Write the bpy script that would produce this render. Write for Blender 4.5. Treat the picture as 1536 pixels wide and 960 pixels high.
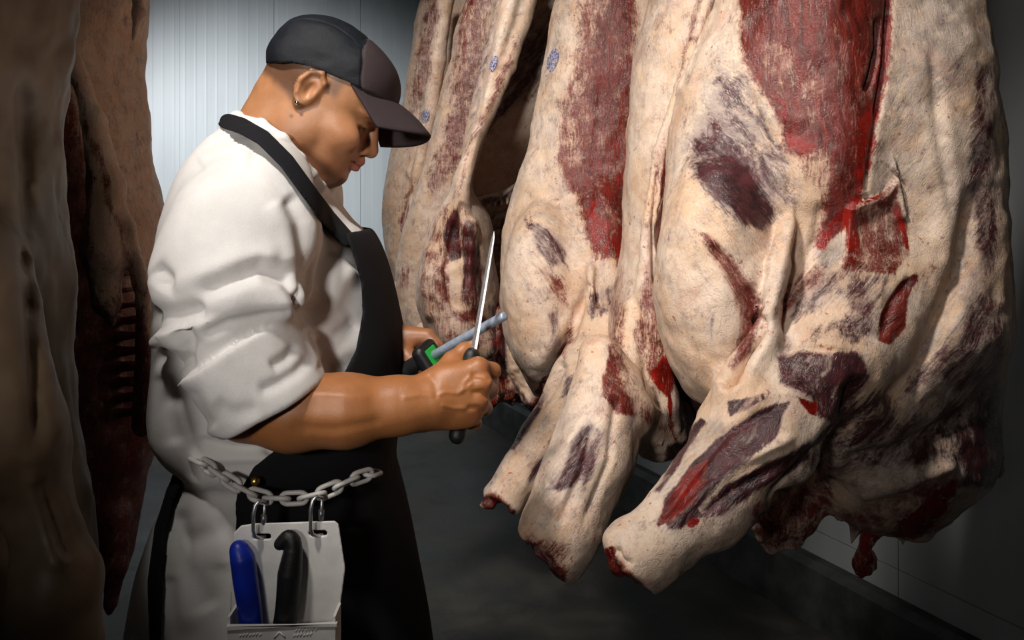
import bpy, math, random
import numpy as np
from mathutils import Vector, Matrix

random.seed(4)
rng = np.random.default_rng(7)
for o in list(bpy.data.objects):
    bpy.data.objects.remove(o)
SC = bpy.context.scene
COL = SC.collection
VOX = 1.0            # voxel multiplier (1 = final)

# ------------------------------------------------------------------ camera
FPX, CX, HZ, EYE = 1300.0, 768.0, 290.0, 1.47
cam = bpy.data.objects.new('camera', bpy.data.cameras.new('camera'))
COL.objects.link(cam)
cam.location = (0, 0, EYE)
cam.rotation_euler = (math.pi / 2, 0, 0)
cam.data.sensor_width = 36.0
cam.data.lens = FPX / 1536 * 36.0
cam.data.shift_y = -(480 - HZ) / 1536.0
cam.data.clip_start = 0.02
SC.camera = cam

# ------------------------------------------------------------------ world, exposure, lamps
world = bpy.data.worlds.new('world')
SC.world = world
world.use_nodes = True
world.node_tree.nodes['Background'].inputs[0].default_value = (0.5, 0.56, 0.6, 1)
world.node_tree.nodes['Background'].inputs[1].default_value = 0.02
SC.view_settings.view_transform = 'Standard'
SC.view_settings.look = 'None'
SC.view_settings.exposure = 0.0
SC.view_settings.gamma = 1.0
SC.view_settings.use_curve_mapping = False


def lamp(name, kind, loc, target, energy, color, **kw):
    d = bpy.data.lights.new(name, kind)
    d.energy = energy
    d.color = color
    for k, v in kw.items():
        setattr(d, k, v)
    o = bpy.data.objects.new(name, d)
    COL.objects.link(o)
    o.location = loc
    dr = Vector(target) - Vector(loc)
    o.rotation_euler = dr.to_track_quat('-Z', 'Y').to_euler()
    return o


lamp('key_spot', 'SPOT', (-0.62, 0.30, 2.9), (0.14, 1.45, 1.58), 190, (1.0, 0.94, 0.87),
     spot_size=math.radians(56), spot_blend=0.95, shadow_soft_size=0.10)
lamp('row_spot', 'SPOT', (-0.85, 1.6, 2.75), (-0.10, 2.75, 1.55), 85, (1.0, 0.94, 0.88),
     spot_size=math.radians(60), spot_blend=0.9, shadow_soft_size=0.15)
lamp('front_spot', 'SPOT', (-0.70, -0.9, 1.80), (0.0, 1.40, 1.58), 122, (1.0, 0.94, 0.88),
     spot_size=math.radians(39.5), spot_blend=1.0, shadow_soft_size=0.12)
lamp('back_wall_spot', 'SPOT', (-1.15, 3.0, 2.5), (-1.60, 5.7, 1.25), 420, (0.92, 0.965, 1.0),
     spot_size=math.radians(68), spot_blend=1.0, shadow_soft_size=0.3)


# ------------------------------------------------------------------ helpers


def at(px, py, y):
    return np.array(((px - CX) / FPX * y, y, EYE - (py - HZ) / FPX * y))


def proj(P):
    y = np.maximum(P[:, 1], 0.05)
    return P[:, 0] / y * FPX + CX, HZ - (P[:, 2] - EYE) / y * FPX


def pchip(xk, yk, n=500):
    xk = np.asarray(xk, float); yk = np.asarray(yk, float)
    o = np.argsort(xk); xk = xk[o]; yk = yk[o]
    h = np.diff(xk); dl = np.diff(yk) / h
    m = np.zeros_like(yk)
    m[0], m[-1] = dl[0], dl[-1]
    for i in range(1, len(xk) - 1):
        if dl[i - 1] * dl[i] > 0:
            w1 = 2 * h[i] + h[i - 1]; w2 = h[i] + 2 * h[i - 1]
            m[i] = (w1 + w2) / (w1 / dl[i - 1] + w2 / dl[i])
    xs = np.linspace(xk[0], xk[-1], n)
    j = np.clip(np.searchsorted(xk, xs) - 1, 0, len(h) - 1)
    t = (xs - xk[j]) / h[j]
    ys = ((1 + 2 * t) * (1 - t) ** 2 * yk[j] + t * (1 - t) ** 2 * h[j] * m[j]
          + t * t * (3 - 2 * t) * yk[j + 1] + t * t * (t - 1) * h[j] * m[j + 1])
    return xs, ys


def smin(a, b, k):
    h = np.clip(0.5 + 0.5 * (b - a) / k, 0, 1)
    return b * (1 - h) + a * h - k * h * (1 - h)


def smax(a, b, k):
    return -smin(-a, -b, k)


def sstep(a, b, x):
    t = np.clip((x - a) / (b - a), 0, 1)
    return t * t * (3 - 2 * t)


def rcone(P, a, b, ra, rb):
    a = np.asarray(a, np.float32); b = np.asarray(b, np.float32)
    ab = b - a
    t = np.clip(((P - a) @ ab) / max(float(ab @ ab), 1e-9), 0, 1)
    q = P - a - t[:, None] * ab
    return np.sqrt((q * q).sum(1)) - (ra + (rb - ra) * t)


def chain(P, pts, rad, k=0.01):
    d = None
    for i in range(len(pts) - 1):
        e = rcone(P, pts[i], pts[i + 1], rad[i], rad[i + 1])
        d = e if d is None else smin(d, e, k)
    return d


def schain(P, pts, rad, n=4):
    pts = np.asarray(pts, float); m = len(pts)
    t = np.linspace(0, m - 1, (m - 1) * n + 1)
    i = np.minimum(t.astype(int), m - 2); f = (t - i)[:, None]
    p0 = pts[np.maximum(i - 1, 0)]; p1 = pts[i]; p2 = pts[i + 1]; p3 = pts[np.minimum(i + 2, m - 1)]
    q = .5 * (2 * p1 + (p2 - p0) * f + (2 * p0 - 5 * p1 + 4 * p2 - p3) * f * f + (3 * p1 - p0 - 3 * p2 + p3) * f ** 3)
    r = np.interp(t, np.arange(m), rad)
    d = None
    for k in range(len(q) - 1):
        e = rcone(P, q[k], q[k + 1], r[k], r[k + 1])
        d = e if d is None else np.minimum(d, e)
    return d


def ell(P, c, r, R=None):
    q = P - np.asarray(c, np.float32)
    if R is not None:
        q = q @ np.asarray(R, np.float32)
    r = np.asarray(r, np.float32)
    k0 = np.sqrt(((q / r) ** 2).sum(1))
    k1 = np.sqrt(((q / (r * r)) ** 2).sum(1)) + 1e-9
    return k0 * (k0 - 1) / k1


def loft(rows, n=2.3, rot=0.0):
    """rows: (py, x_left, x_right, depth, half_thickness)"""
    z, cx, a, cy, b = [], [], [], [], []
    for py, xl, xr, y, hd in rows:
        L = at(xl, py, y); Rr = at(xr, py, y)
        z.append(L[2]); cx.append((L[0] + Rr[0]) / 2); a.append((Rr[0] - L[0]) / 2)
        cy.append(y); b.append(hd)
    T = [pchip(z, v) for v in (cx, a, cy, b)]
    z0, z1 = min(z), max(z)
    c, s = math.cos(rot), math.sin(rot)

    def f(P):
        Z = P[:, 2]
        ccx, aa, ccy, bb = [np.interp(Z, *t) for t in T]
        x = P[:, 0] - ccx; y = P[:, 1] - ccy
        if rot:
            x, y = c * x + s * y, -s * x + c * y
        q = (np.abs(x / aa) ** n + np.abs(y / bb) ** n) ** (1 / n)
        d = (q - 1) * np.minimum(aa, bb)
        return smax(d, np.maximum(Z - z1, z0 - Z), 0.02)
    return f


def _hash(ix, iy, iz, seed):
    h = (ix * 374761393 + iy * 668265263 + iz * 2147483647 + seed * 974711) & 0xffffffff
    h = ((h ^ (h >> 13)) * 1274126177) & 0xffffffff
    return ((h ^ (h >> 16)) & 0xffff).astype(np.float32) / 65535.0


def vnoise(P, seed=0):
    i = np.floor(P).astype(np.int64)
    f = (P - i).astype(np.float32)
    f = f * f * (3 - 2 * f)
    out = 0
    for dx in (0, 1):
        for dy in (0, 1):
            for dz in (0, 1):
                w = ((f[:, 0] if dx else 1 - f[:, 0]) * (f[:, 1] if dy else 1 - f[:, 1])
                     * (f[:, 2] if dz else 1 - f[:, 2]))
                out = out + w * _hash(i[:, 0] + dx, i[:, 1] + dy, i[:, 2] + dz, seed)
    return out - 0.5


def fbm(P, sc, seed=0, octv=3):
    o = 0; a = 1.0
    for k in range(octv):
        o = o + a * vnoise(P * (sc * 2 ** k), seed + k * 17)
        a *= 0.5
    return o


def sdf_mesh(fn, lo, hi, vox, margin=1.6):
    vox = vox * VOX
    lo = np.asarray(lo, np.float64); hi = np.asarray(hi, np.float64)
    B = 8
    nb = np.ceil((hi - lo) / (vox * B)).astype(int) + 1
    n = nb * B
    g = [lo[k] + (np.arange(nb[k]) * B + (B - 1) / 2) * vox for k in range(3)]
    C = np.stack(np.meshgrid(*g, indexing='ij'), -1).reshape(-1, 3).astype(np.float32)
    dc = fn(C)
    sel = np.abs(dc) < vox * B * 0.87 * margin
    F = np.where(dc < 0, -1.0, 1.0).astype(np.float32).reshape(nb)
    F = np.repeat(np.repeat(np.repeat(F, B, 0), B, 1), B, 2)
    idx = np.argwhere(sel.reshape(nb))
    off = np.stack(np.meshgrid(np.arange(B), np.arange(B), np.arange(B), indexing='ij'), -1).reshape(-1, 3)
    for s in range(0, len(idx), 600):
        bi = idx[s:s + 600]
        I = (bi[:, None, :] * B + off[None]).reshape(-1, 3)
        P = (lo + I * vox).astype(np.float32)
        F[I[:, 0], I[:, 1], I[:, 2]] = fn(P)
    F[0] = 1; F[-1] = 1; F[:, 0] = 1; F[:, -1] = 1; F[:, :, 0] = 1; F[:, :, -1] = 1
    S = (F < 0)
    cnt = np.zeros(tuple(np.array(F.shape) - 1), np.int8)
    cs = [(i, j, k) for i in (0, 1) for j in (0, 1) for k in (0, 1)]
    nx, ny, nz = F.shape
    for (i, j, k) in cs:
        cnt += S[i:nx - 1 + i, j:ny - 1 + j, k:nz - 1 + k]
    A = np.argwhere((cnt > 0) & (cnt < 8))
    vid = np.full(cnt.shape, -1, np.int32)
    vid[A[:, 0], A[:, 1], A[:, 2]] = np.arange(len(A))
    val = {c: F[A[:, 0] + c[0], A[:, 1] + c[1], A[:, 2] + c[2]] for c in cs}
    acc = np.zeros((len(A), 3)); num = np.zeros(len(A))
    for c in cs:
        for ax in range(3):
            if c[ax] == 0:
                e = list(c); e[ax] = 1; e = tuple(e)
                v0, v1 = val[c], val[e]
                m = (v0 < 0) != (v1 < 0)
                t = np.where(m, v0 / np.where(m, v0 - v1, 1), 0)
                p = np.tile(np.array(c, float), (len(A), 1)); p[:, ax] += t
                acc += p * m[:, None]; num += m
    V = lo + (A + acc / num[:, None]) * vox
    quads = []
    for ax in range(3):
        sl0 = [slice(0, None)] * 3; sl1 = [slice(0, None)] * 3
        sl0[ax] = slice(0, -1); sl1[ax] = slice(1, None)
        a0, a1 = S[tuple(sl0)], S[tuple(sl1)]
        E = np.argwhere(a0 != a1)
        flip = a0[E[:, 0], E[:, 1], E[:, 2]]
        b, c = (ax + 1) % 3, (ax + 2) % 3
        q = []
        for (db, dcc) in ((-1, -1), (0, -1), (0, 0), (-1, 0)):
            I = E.copy(); I[:, b] += db; I[:, c] += dcc
            q.append(vid[I[:, 0], I[:, 1], I[:, 2]])
        q = np.stack(q, 1)
        q[~flip] = q[~flip][:, ::-1]
        quads.append(q)
    Q = np.concatenate(quads)
    return V, Q[(Q >= 0).all(1)]


def vnormals(V, Q):
    n = np.cross(V[Q[:, 2]] - V[Q[:, 0]], V[Q[:, 3]] - V[Q[:, 1]])
    out = np.zeros_like(V)
    for k in range(4):
        for ax in range(3):
            out[:, ax] += np.bincount(Q[:, k], n[:, ax], len(V))
    return out / (np.linalg.norm(out, axis=1, keepdims=True) + 1e-12)


def smooth_mesh(V, Q, it=1, f=0.5):
    for _ in range(it):
        S = np.zeros_like(V); N = np.zeros(len(V))
        for k in range(4):
            a, b = Q[:, k], Q[:, (k + 1) % 4]
            N += np.bincount(a, minlength=len(V)) + np.bincount(b, minlength=len(V))
            for ax in range(3):
                S[:, ax] += np.bincount(a, V[b, ax], len(V)) + np.bincount(b, V[a, ax], len(V))
        V = V * (1 - f) + f * S / np.maximum(N, 1)[:, None]
    return V


def poly_sd(px, py, poly):
    """signed distance in pixels, positive inside"""
    poly = np.asarray(poly, float)
    d = np.full(len(px), 1e9); ins = np.zeros(len(px), bool)
    x0, y0 = poly[-1]
    for x1, y1 in poly:
        ex, ey = x1 - x0, y1 - y0
        t = np.clip(((px - x0) * ex + (py - y0) * ey) / (ex * ex + ey * ey + 1e-9), 0, 1)
        d = np.minimum(d, (px - x0 - t * ex) ** 2 + (py - y0 - t * ey) ** 2)
        c = (y0 > py) != (y1 > py)
        ins ^= c & (px < (x1 - x0) * (py - y0) / (y1 - y0 + 1e-12) + x0)
        x0, y0 = x1, y1
    d = np.sqrt(d)
    return np.where(ins, d, -d)


def line_d(px, py, line):
    """distance to polyline, side (+ = left of travel on screen), param along 0..1"""
    line = np.asarray(line, float)
    best = np.full(len(px), 1e9); side = np.zeros(len(px)); par = np.zeros(len(px))
    n = len(line) - 1
    for i in range(n):
        x0, y0 = line[i]; x1, y1 = line[i + 1]
        ex, ey = x1 - x0, y1 - y0
        t = np.clip(((px - x0) * ex + (py - y0) * ey) / (ex * ex + ey * ey + 1e-9), 0, 1)
        d = np.hypot(px - x0 - t * ex, py - y0 - t * ey)
        m = d < best
        best = np.where(m, d, best)
        side = np.where(m, np.sign((px - x0) * ey - (py - y0) * ex), side)
        par = np.where(m, (i + t) / n, par)
    return best, side, par


def emboss(V, Q, strokes, ymax=None):
    """strokes: (kind, polyline px, width px, amplitude m); only on the side that faces -Y"""
    N = vnormals(V, Q)
    px, py = proj(V)
    w0 = sstep(0.25, -0.1, N[:, 1])
    if ymax is not None:
        w0 = w0 * (V[:, 1] < ymax)
    disp = np.zeros(len(V))
    for kind, line, w, amp in strokes:
        la = np.asarray(line, float)
        m = ((px > la[:, 0].min() - 3 * w) & (px < la[:, 0].max() + 3 * w)
             & (py > la[:, 1].min() - 3 * w) & (py < la[:, 1].max() + 3 * w))
        if not m.any():
            continue
        d, s, t = line_d(px[m], py[m], line)
        end = sstep(0, 0.12, t) * sstep(1, 0.88, t) if kind != 'step' else sstep(0, 0.04, t) * sstep(1, 0.96, t)
        if kind == 'step':
            g = np.where(s > 0, np.exp(-(d / (2.2 * w)) ** 2), -0.0) * np.where(s > 0, sstep(-1, 3, d), 0)
        else:
            g = np.exp(-(d / w) ** 2)
        disp[m] += amp * g * end * w0[m]
    return V + N * disp[:, None]


MATS = {}


def mesh_obj(name, V, Q, mat, parent=None, attrs=None, normals=None, smooth=True, kind=None, label=None):
    """one mesh object; V in world space, parent Empty is axis aligned"""
    V = np.asarray(V, float)
    Q = np.asarray(Q, np.int32)
    base = np.zeros(3)
    if parent is not None:
        base = np.array(world_loc(parent))
    me = bpy.data.meshes.new(name)
    me.vertices.add(len(V)); me.vertices.foreach_set('co', (V - base).astype(np.float32).ravel())
    k = Q.shape[1]
    me.loops.add(Q.size); me.loops.foreach_set('vertex_index', Q.ravel())
    me.polygons.add(len(Q)); me.polygons.foreach_set('loop_start', np.arange(0, Q.size, k, dtype=np.int32))
    me.polygons.foreach_set('use_smooth', np.full(len(Q), smooth))
    me.update(calc_edges=True)
    if attrs:
        for an, arr in attrs.items():
            a = me.attributes.new(an, 'FLOAT_COLOR', 'POINT')
            a.data.foreach_set('color', arr.astype(np.float32).ravel())
    if normals is not None:
        me.normals_split_custom_set_from_vertices([tuple(v) for v in normals])
    me.materials.append(mat)
    o = bpy.data.objects.new(name, me)
    COL.objects.link(o)
    if parent is not None:
        o.parent = parent
    if kind:
        o['kind'] = kind
    if label:
        o['label'] = label
    return o


def world_loc(o):
    p = Vector((0, 0, 0))
    while o is not None:
        p = p + o.location
        o = o.parent
    return p


def tag(o, label=None, cat=None, group=None, kind=None):
    if label: o['label'] = label
    if cat: o['category'] = cat
    if group: o['group'] = group
    if kind: o['kind'] = kind
    return o


def thing(name, label, cat, loc, group=None):
    o = bpy.data.objects.new(name, None)
    COL.objects.link(o)
    o.location = tuple(float(v) for v in loc)
    o.empty_display_size = 0.05
    return tag(o, label, cat, group)


def submesh(V, Q, mask):
    q = Q[mask]
    u, inv = np.unique(q, return_inverse=True)
    return u, inv.reshape(q.shape)


def box_vq(c, s, R=None):
    c = np.asarray(c, float); s = np.asarray(s, float) / 2
    v = np.array([(x, y, z) for x in (-1, 1) for y in (-1, 1) for z in (-1, 1)], float) * s
    if R is not None:
        v = v @ np.asarray(R, float).T
    q = np.array([(0, 1, 3, 2), (4, 6, 7, 5), (0, 4, 5, 1), (2, 3, 7, 6), (0, 2, 6, 4), (1, 5, 7, 3)])
    return v + c, q


def join(parts):
    Vs, Qs, n = [], [], 0
    for v, q in parts:
        Vs.append(np.asarray(v, float)); Qs.append(np.asarray(q) + n); n += len(v)
    return np.concatenate(Vs), np.concatenate(Qs)


def tube_vq(pts, rad, seg=10, closed=False, flat=None):
    pts = [np.asarray(p, float) for p in pts]
    n = len(pts)
    if np.isscalar(rad):
        rad = [rad] * n
    V = []
    up = np.array((0.13, 0.21, 0.97))
    pn = None
    for i in range(n):
        if closed:
            t = pts[(i + 1) % n] - pts[i - 1]
        else:
            t = pts[min(i + 1, n - 1)] - pts[max(i - 1, 0)]
        t = t / (np.linalg.norm(t) + 1e-12)
        a = (np.cross(t, up) if pn is None else np.cross(t, np.cross(pn, t)))
        if pn is None and np.linalg.norm(a) < 0.1:
            a = np.cross(t, (1, 0, 0))
        a = a / np.linalg.norm(a)
        pn = a
        b = np.cross(t, a)
        for k in range(seg):
            th = 2 * math.pi * k / seg
            V.append(pts[i] + rad[i] * (math.cos(th) * a + math.sin(th) * b))
    Q = []
    for i in range(n if closed else n - 1):
        for k in range(seg):
            i2 = (i + 1) % n; k2 = (k + 1) % seg
            Q.append((i * seg + k, i2 * seg + k, i2 * seg + k2, i * seg + k2))
    if not closed:
        V.append(pts[0]); V.append(pts[-1])
        a0, a1 = len(V) - 2, len(V) - 1
        for k in range(0, seg, 2):
            k1, k2 = k + 1, (k + 2) % seg
            e = (n - 1) * seg
            Q.append((a0, k, k1, k2)); Q.append((a1, e + k2, e + k1, e + k))
    return np.array(V), np.array(Q)


def clean(o):
    o.data.validate()
    return o


# ------------------------------------------------------------------ materials
def new_mat(name):
    m = bpy.data.materials.new(name)
    m.use_nodes = True
    nt = m.node_tree
    for n in list(nt.nodes):
        nt.nodes.remove(n)
    out = nt.nodes.new('ShaderNodeOutputMaterial')
    bs = nt.nodes.new('ShaderNodeBsdfPrincipled')
    nt.links.new(bs.outputs[0], out.inputs[0])
    return m, nt, bs


class NB:
    def __init__(s, nt):
        s.nt = nt

    def _set(s, sock, v):
        if isinstance(v, bpy.types.NodeSocket):
            s.nt.links.new(v, sock)
        elif v is not None:
            if hasattr(sock, 'default_value'):
                if isinstance(v, tuple) and len(v) == 3 and sock.type == 'RGBA':
                    v = v + (1,)
                sock.default_value = v

    def math(s, op, a, b=None, c=None, clamp=False):
        n = s.nt.nodes.new('ShaderNodeMath'); n.operation = op; n.use_clamp = clamp
        s._set(n.inputs[0], a); s._set(n.inputs[1], b)
        if c is not None: s._set(n.inputs[2], c)
        return n.outputs[0]

    def mix(s, f, a, b, mode='MIX'):
        n = s.nt.nodes.new('ShaderNodeMix'); n.data_type = 'RGBA'; n.blend_type = mode
        s._set(n.inputs['Factor'], f)
        s._set(n.inputs[6], a); s._set(n.inputs[7], b)
        return n.outputs[2]

    def noise(s, vec, scale, detail=4, rough=0.55, dist=0.0):
        n = s.nt.nodes.new('ShaderNodeTexNoise')
        s._set(n.inputs['Vector'], vec)
        n.inputs['Scale'].default_value = scale; n.inputs['Detail'].default_value = detail
        n.inputs['Roughness'].default_value = rough; n.inputs['Distortion'].default_value = dist
        return n.outputs['Fac']

    def ramp(s, v, a, b):
        n = s.nt.nodes.new('ShaderNodeMapRange'); n.interpolation_type = 'SMOOTHSTEP'
        s._set(n.inputs[0], v); n.inputs[1].default_value = a; n.inputs[2].default_value = b
        n.inputs[3].default_value = 0; n.inputs[4].default_value = 1
        return n.outputs[0]

    def obj(s):
        return s.nt.nodes.new('ShaderNodeTexCoord').outputs['Object']

    def attr(s, name):
        n = s.nt.nodes.new('ShaderNodeAttribute'); n.attribute_name = name
        return n

    def sep(s, c):
        n = s.nt.nodes.new('ShaderNodeSeparateColor')
        s._set(n.inputs[0], c)
        return n.outputs

    def vmul(s, v, t):
        n = s.nt.nodes.new('ShaderNodeVectorMath'); n.operation = 'MULTIPLY'
        s._set(n.inputs[0], v); n.inputs[1].default_value = t
        return n.outputs[0]

    def vadd(s, v, t):
        n = s.nt.nodes.new('ShaderNodeVectorMath'); n.operation = 'ADD'
        s._set(n.inputs[0], v); s._set(n.inputs[1], t)
        return n.outputs[0]

    def vscale(s, v, k):
        n = s.nt.nodes.new('ShaderNodeVectorMath'); n.operation = 'SCALE'
        s._set(n.inputs[0], v); n.inputs['Scale'].default_value = k
        return n.outputs[0]

    def noisec(s, vec, scale, detail=3):
        n = s.nt.nodes.new('ShaderNodeTexNoise')
        s._set(n.inputs['Vector'], vec)
        n.inputs['Scale'].default_value = scale; n.inputs['Detail'].default_value = detail
        return n.outputs['Color']

    def roty(s, v, ang):
        n = s.nt.nodes.new('ShaderNodeVectorRotate'); n.rotation_type = 'Y_AXIS'
        s._set(n.inputs[0], v); n.inputs['Angle'].default_value = ang
        return n.outputs[0]

    def bump(s, h, strength, dist):
        n = s.nt.nodes.new('ShaderNodeBump')
        s._set(n.inputs['Height'], h); n.inputs['Strength'].default_value = strength
        n.inputs['Distance'].default_value = dist
        return n.outputs[0]


def simple_mat(name, col, rough=0.5, metal=0.0, var=0.12, scale=30, bump=0.0, bscale=200, spec=0.5, stretch=(1, 1, 1)):
    m, nt, bs = new_mat(name)
    b = NB(nt)
    v = b.vmul(b.obj(), stretch)
    n = b.noise(v, scale)
    c2 = tuple(max(0, c * (1 - var * 2)) for c in col); c1 = tuple(min(1, c * (1 + var)) for c in col)
    b._set(bs.inputs['Base Color'], b.mix(b.ramp(n, 0.3, 0.7), c2, c1))
    bs.inputs['Roughness'].default_value = rough
    bs.inputs['Metallic'].default_value = metal
    bs.inputs['Specular IOR Level'].default_value = spec
    if bump:
        b._set(bs.inputs['Normal'], b.bump(b.noise(v, bscale, 3), bump, 0.002))
    return m


def meat_mat():
    m, nt, bs = new_mat('meat')
    b = NB(nt)
    P = b.obj()
    paint = b.attr('paint'); lean, purp, blood = b.sep(paint.outputs['Color'])[:3]
    gray = paint.outputs['Alpha']
    flow = b.attr('flow'); wv, ws, wb = b.sep(flow.outputs['Color'])[:3]
    char = flow.outputs['Alpha']

    Pw = b.vadd(P, b.vscale(b.noisec(P, 14, 3), 0.030))

    def streak(ang, sc):
        v = b.vmul(b.roty(Pw, ang), (150 * sc, 70 * sc, 13 * sc))
        return b.noise(v, 1.0, 6, 0.66, 0.4)

    def st(sc):
        s0 = b.math('MULTIPLY', streak(0, sc), wv)
        s1 = b.math('MULTIPLY_ADD', streak(math.radians(-38), sc), ws, s0)
        return b.math('MULTIPLY_ADD', streak(math.radians(35), sc), wb, s1)
    s = st(1.0)
    s2 = st(2.6)
    bl = b.noise(P, 30, 9, 0.72)
    fine = b.noise(P, 230, 6, 0.75)
    low = b.noise(P, 9, 5, 0.62)
    nz = b.math('MULTIPLY_ADD', b.math('SUBTRACT', s, 0.5), 1.0,
                b.math('MULTIPLY_ADD', b.math('SUBTRACT', bl, 0.5), 1.5, b.math('MULTIPLY_ADD', b.math('SUBTRACT', s2, 0.5), 1.1, b.math('MULTIPLY', b.math('SUBTRACT', fine, 0.5), 0.8))))
    nz2 = b.math('MULTIPLY_ADD', b.math('SUBTRACT', low, 0.5), 1.6, b.math('MULTIPLY_ADD', b.math('SUBTRACT', bl, 0.5), -1.0, b.math('MULTIPLY_ADD', b.math('SUBTRACT', s2, 0.5), 1.6, b.math('MULTIPLY', b.math('SUBTRACT', s, 0.5), 0.9))))

    def mask(f, amp, w=0.12, n=nz):
        return b.ramp(b.math('MULTIPLY_ADD', n, amp, f), 0.5 - w, 0.5 + w)
    # fat
    fat = b.mix(b.ramp(low, 0.36, 0.64), (0.74, 0.50, 0.33), (0.82, 0.66, 0.53))
    fat = b.mix(b.math('MULTIPLY', b.ramp(bl, 0.47, 0.70), 0.5), fat, (0.58, 0.33, 0.20))
    fat = b.mix(b.math('MULTIPLY', b.ramp(s, 0.5, 0.75), 0.45), fat, (0.84, 0.76, 0.68))
    fat = b.mix(b.math('MULTIPLY', b.ramp(b.noise(P, 16, 6, 0.65), 0.53, 0.68), 0.35), fat, (0.55, 0.22, 0.15))
    cr = b.noise(P, 55, 2, 0.5, 1.2)
    vein = b.math('SUBTRACT', 1.0, b.ramp(b.math('ABSOLUTE', b.math('SUBTRACT', cr, 0.5)), 0.0, 0.035))
    fat = b.mix(b.math('MULTIPLY', vein, 0.14), fat, (0.42, 0.16, 0.09))
    sp = b.math('MULTIPLY', b.ramp(b.noise(P, 95, 3, 0.6), 0.625, 0.68), b.ramp(b.noise(P, 14, 2), 0.44, 0.60))
    fat = b.mix(b.math('MULTIPLY', sp, 0.8), fat, (0.36, 0.06, 0.03))
    s3 = st(0.42)
    nzp = b.math('MULTIPLY_ADD', b.math('SUBTRACT', s3, 0.5), 1.9, b.math('MULTIPLY', nz, 0.62))
    hp_ = b.math('MULTIPLY_ADD', b.ramp(purp, 0.55, 0.88), -0.75, 1.0)
    hl_ = b.math('MULTIPLY_ADD', b.ramp(lean, 0.62, 0.92), -0.65, 1.0)
    # long pale fibres (connective tissue) that overlie the muscle
    fib = b.math('MULTIPLY', b.ramp(s2, 0.53, 0.64), b.ramp(low, 0.40, 0.56))
    # translucent film: muscle shows softly through thin fat
    soft = b.math('MULTIPLY_ADD', b.math('SUBTRACT', low, 0.5), 0.8, b.math('MULTIPLY_ADD', b.math('SUBTRACT', s, 0.5), 0.8, 0.0))
    pt = b.ramp(b.math('ADD', purp, soft), 0.10, 0.75)
    lt = b.ramp(b.math('ADD', lean, soft), 0.10, 0.80)
    fat = b.mix(b.math('MULTIPLY', pt, 0.75), fat, (0.33, 0.225, 0.215))
    fat = b.mix(b.math('MULTIPLY', lt, 0.70), fat, (0.48, 0.215, 0.155))
    # bluish grey membrane
    g = mask(gray, 0.9, 0.34)
    gc = b.mix(b.ramp(s, 0.33, 0.67), (0.125, 0.105, 0.108), (0.48, 0.42, 0.39))
    col = b.mix(b.math('MULTIPLY', g, 0.75), fat, gc)
    # purple muscle under a film
    pm = mask(purp, 0.95, 0.24, nzp)
    pc = b.mix(b.ramp(bl, 0.35, 0.65), (0.022, 0.008, 0.010), (0.090, 0.024, 0.028))
    pc = b.mix(b.math('MULTIPLY', b.math('MULTIPLY', b.ramp(nz2, 0.02, 0.5), 0.6), hp_), pc, (0.27, 0.165, 0.165))
    pc = b.mix(b.math('MULTIPLY', b.math('MULTIPLY', fib, 0.8), hp_), pc, (0.56, 0.45, 0.41))
    col = b.mix(pm, col, pc)
    # lean red
    lm = mask(lean, 0.85, 0.24)
    lc = b.mix(b.ramp(s, 0.32, 0.66), (0.052, 0.007, 0.005), (0.190, 0.021, 0.014))
    lc = b.mix(b.math('MULTIPLY', b.math('MULTIPLY', b.ramp(nz2, 0.05, 0.6), 0.65), hl_), lc, (0.36, 0.165, 0.125))
    lc = b.mix(b.math('MULTIPLY', fib, 0.28), lc, (0.52, 0.33, 0.28))
    col = b.mix(lm, col, lc)
    bm = mask(blood, 0.7, 0.2)
    bc = b.mix(b.ramp(bl, 0.35, 0.65), (0.11, 0.004, 0.003), (0.30, 0.014, 0.008))
    col = b.mix(bm, col, bc)
    dm = mask(char, 0.5, 0.2)  # near-black overlay: recess and underside shade painted in, plus dark cut ends
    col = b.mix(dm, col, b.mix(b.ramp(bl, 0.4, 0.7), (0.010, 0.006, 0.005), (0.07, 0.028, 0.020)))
    b._set(bs.inputs['Base Color'], col)
    wet = b.math('MAXIMUM', b.math('MAXIMUM', pm, lm), bm)
    r = b.math('MULTIPLY_ADD', wet, -0.18, 0.46)
    r = b.math('MULTIPLY_ADD', bm, -0.12, r)
    r = b.math('MULTIPLY_ADD', b.math('SUBTRACT', fine, 0.5), 0.35, r)
    b._set(bs.inputs['Roughness'], r)
    bs.inputs['Specular IOR Level'].default_value = 0.5
    h = b.math('MULTIPLY_ADD', s, 0.6, b.math('MULTIPLY_ADD', bl, 0.9, b.math('MULTIPLY', fine, 0.45)))
    h = b.math('MULTIPLY_ADD', vein, -0.15, h)
    b._set(bs.inputs['Normal'], b.bump(h, 0.40, 0.006))
    return m


def painted_mat(name, rough=0.5, bump=0.2, bscale=300, spec=0.5, sss=0.0, var=0.12):
    """base colour read from the mesh's own colour attribute, with grain"""
    m, nt, bs = new_mat(name)
    b = NB(nt)
    P = b.obj()
    a = b.attr('tone')
    n = b.noise(P, 60, 5, 0.6)
    c = b.mix(b.math('MULTIPLY', b.ramp(n, 0.3, 0.7), var), a.outputs['Color'], (0.02, 0.008, 0.005))
    b._set(bs.inputs['Base Color'], c)
    bs.inputs['Roughness'].default_value = rough
    bs.inputs['Specular IOR Level'].default_value = spec
    if sss:
        bs.inputs['Subsurface Weight'].default_value = sss
        bs.inputs['Subsurface Radius'].default_value = (0.008, 0.003, 0.0015)
        bs.inputs['Subsurface Scale'].default_value = 0.5
    b._set(bs.inputs['Normal'], b.bump(b.noise(P, bscale, 4, 0.6), bump, 0.0015))
    return m


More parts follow.
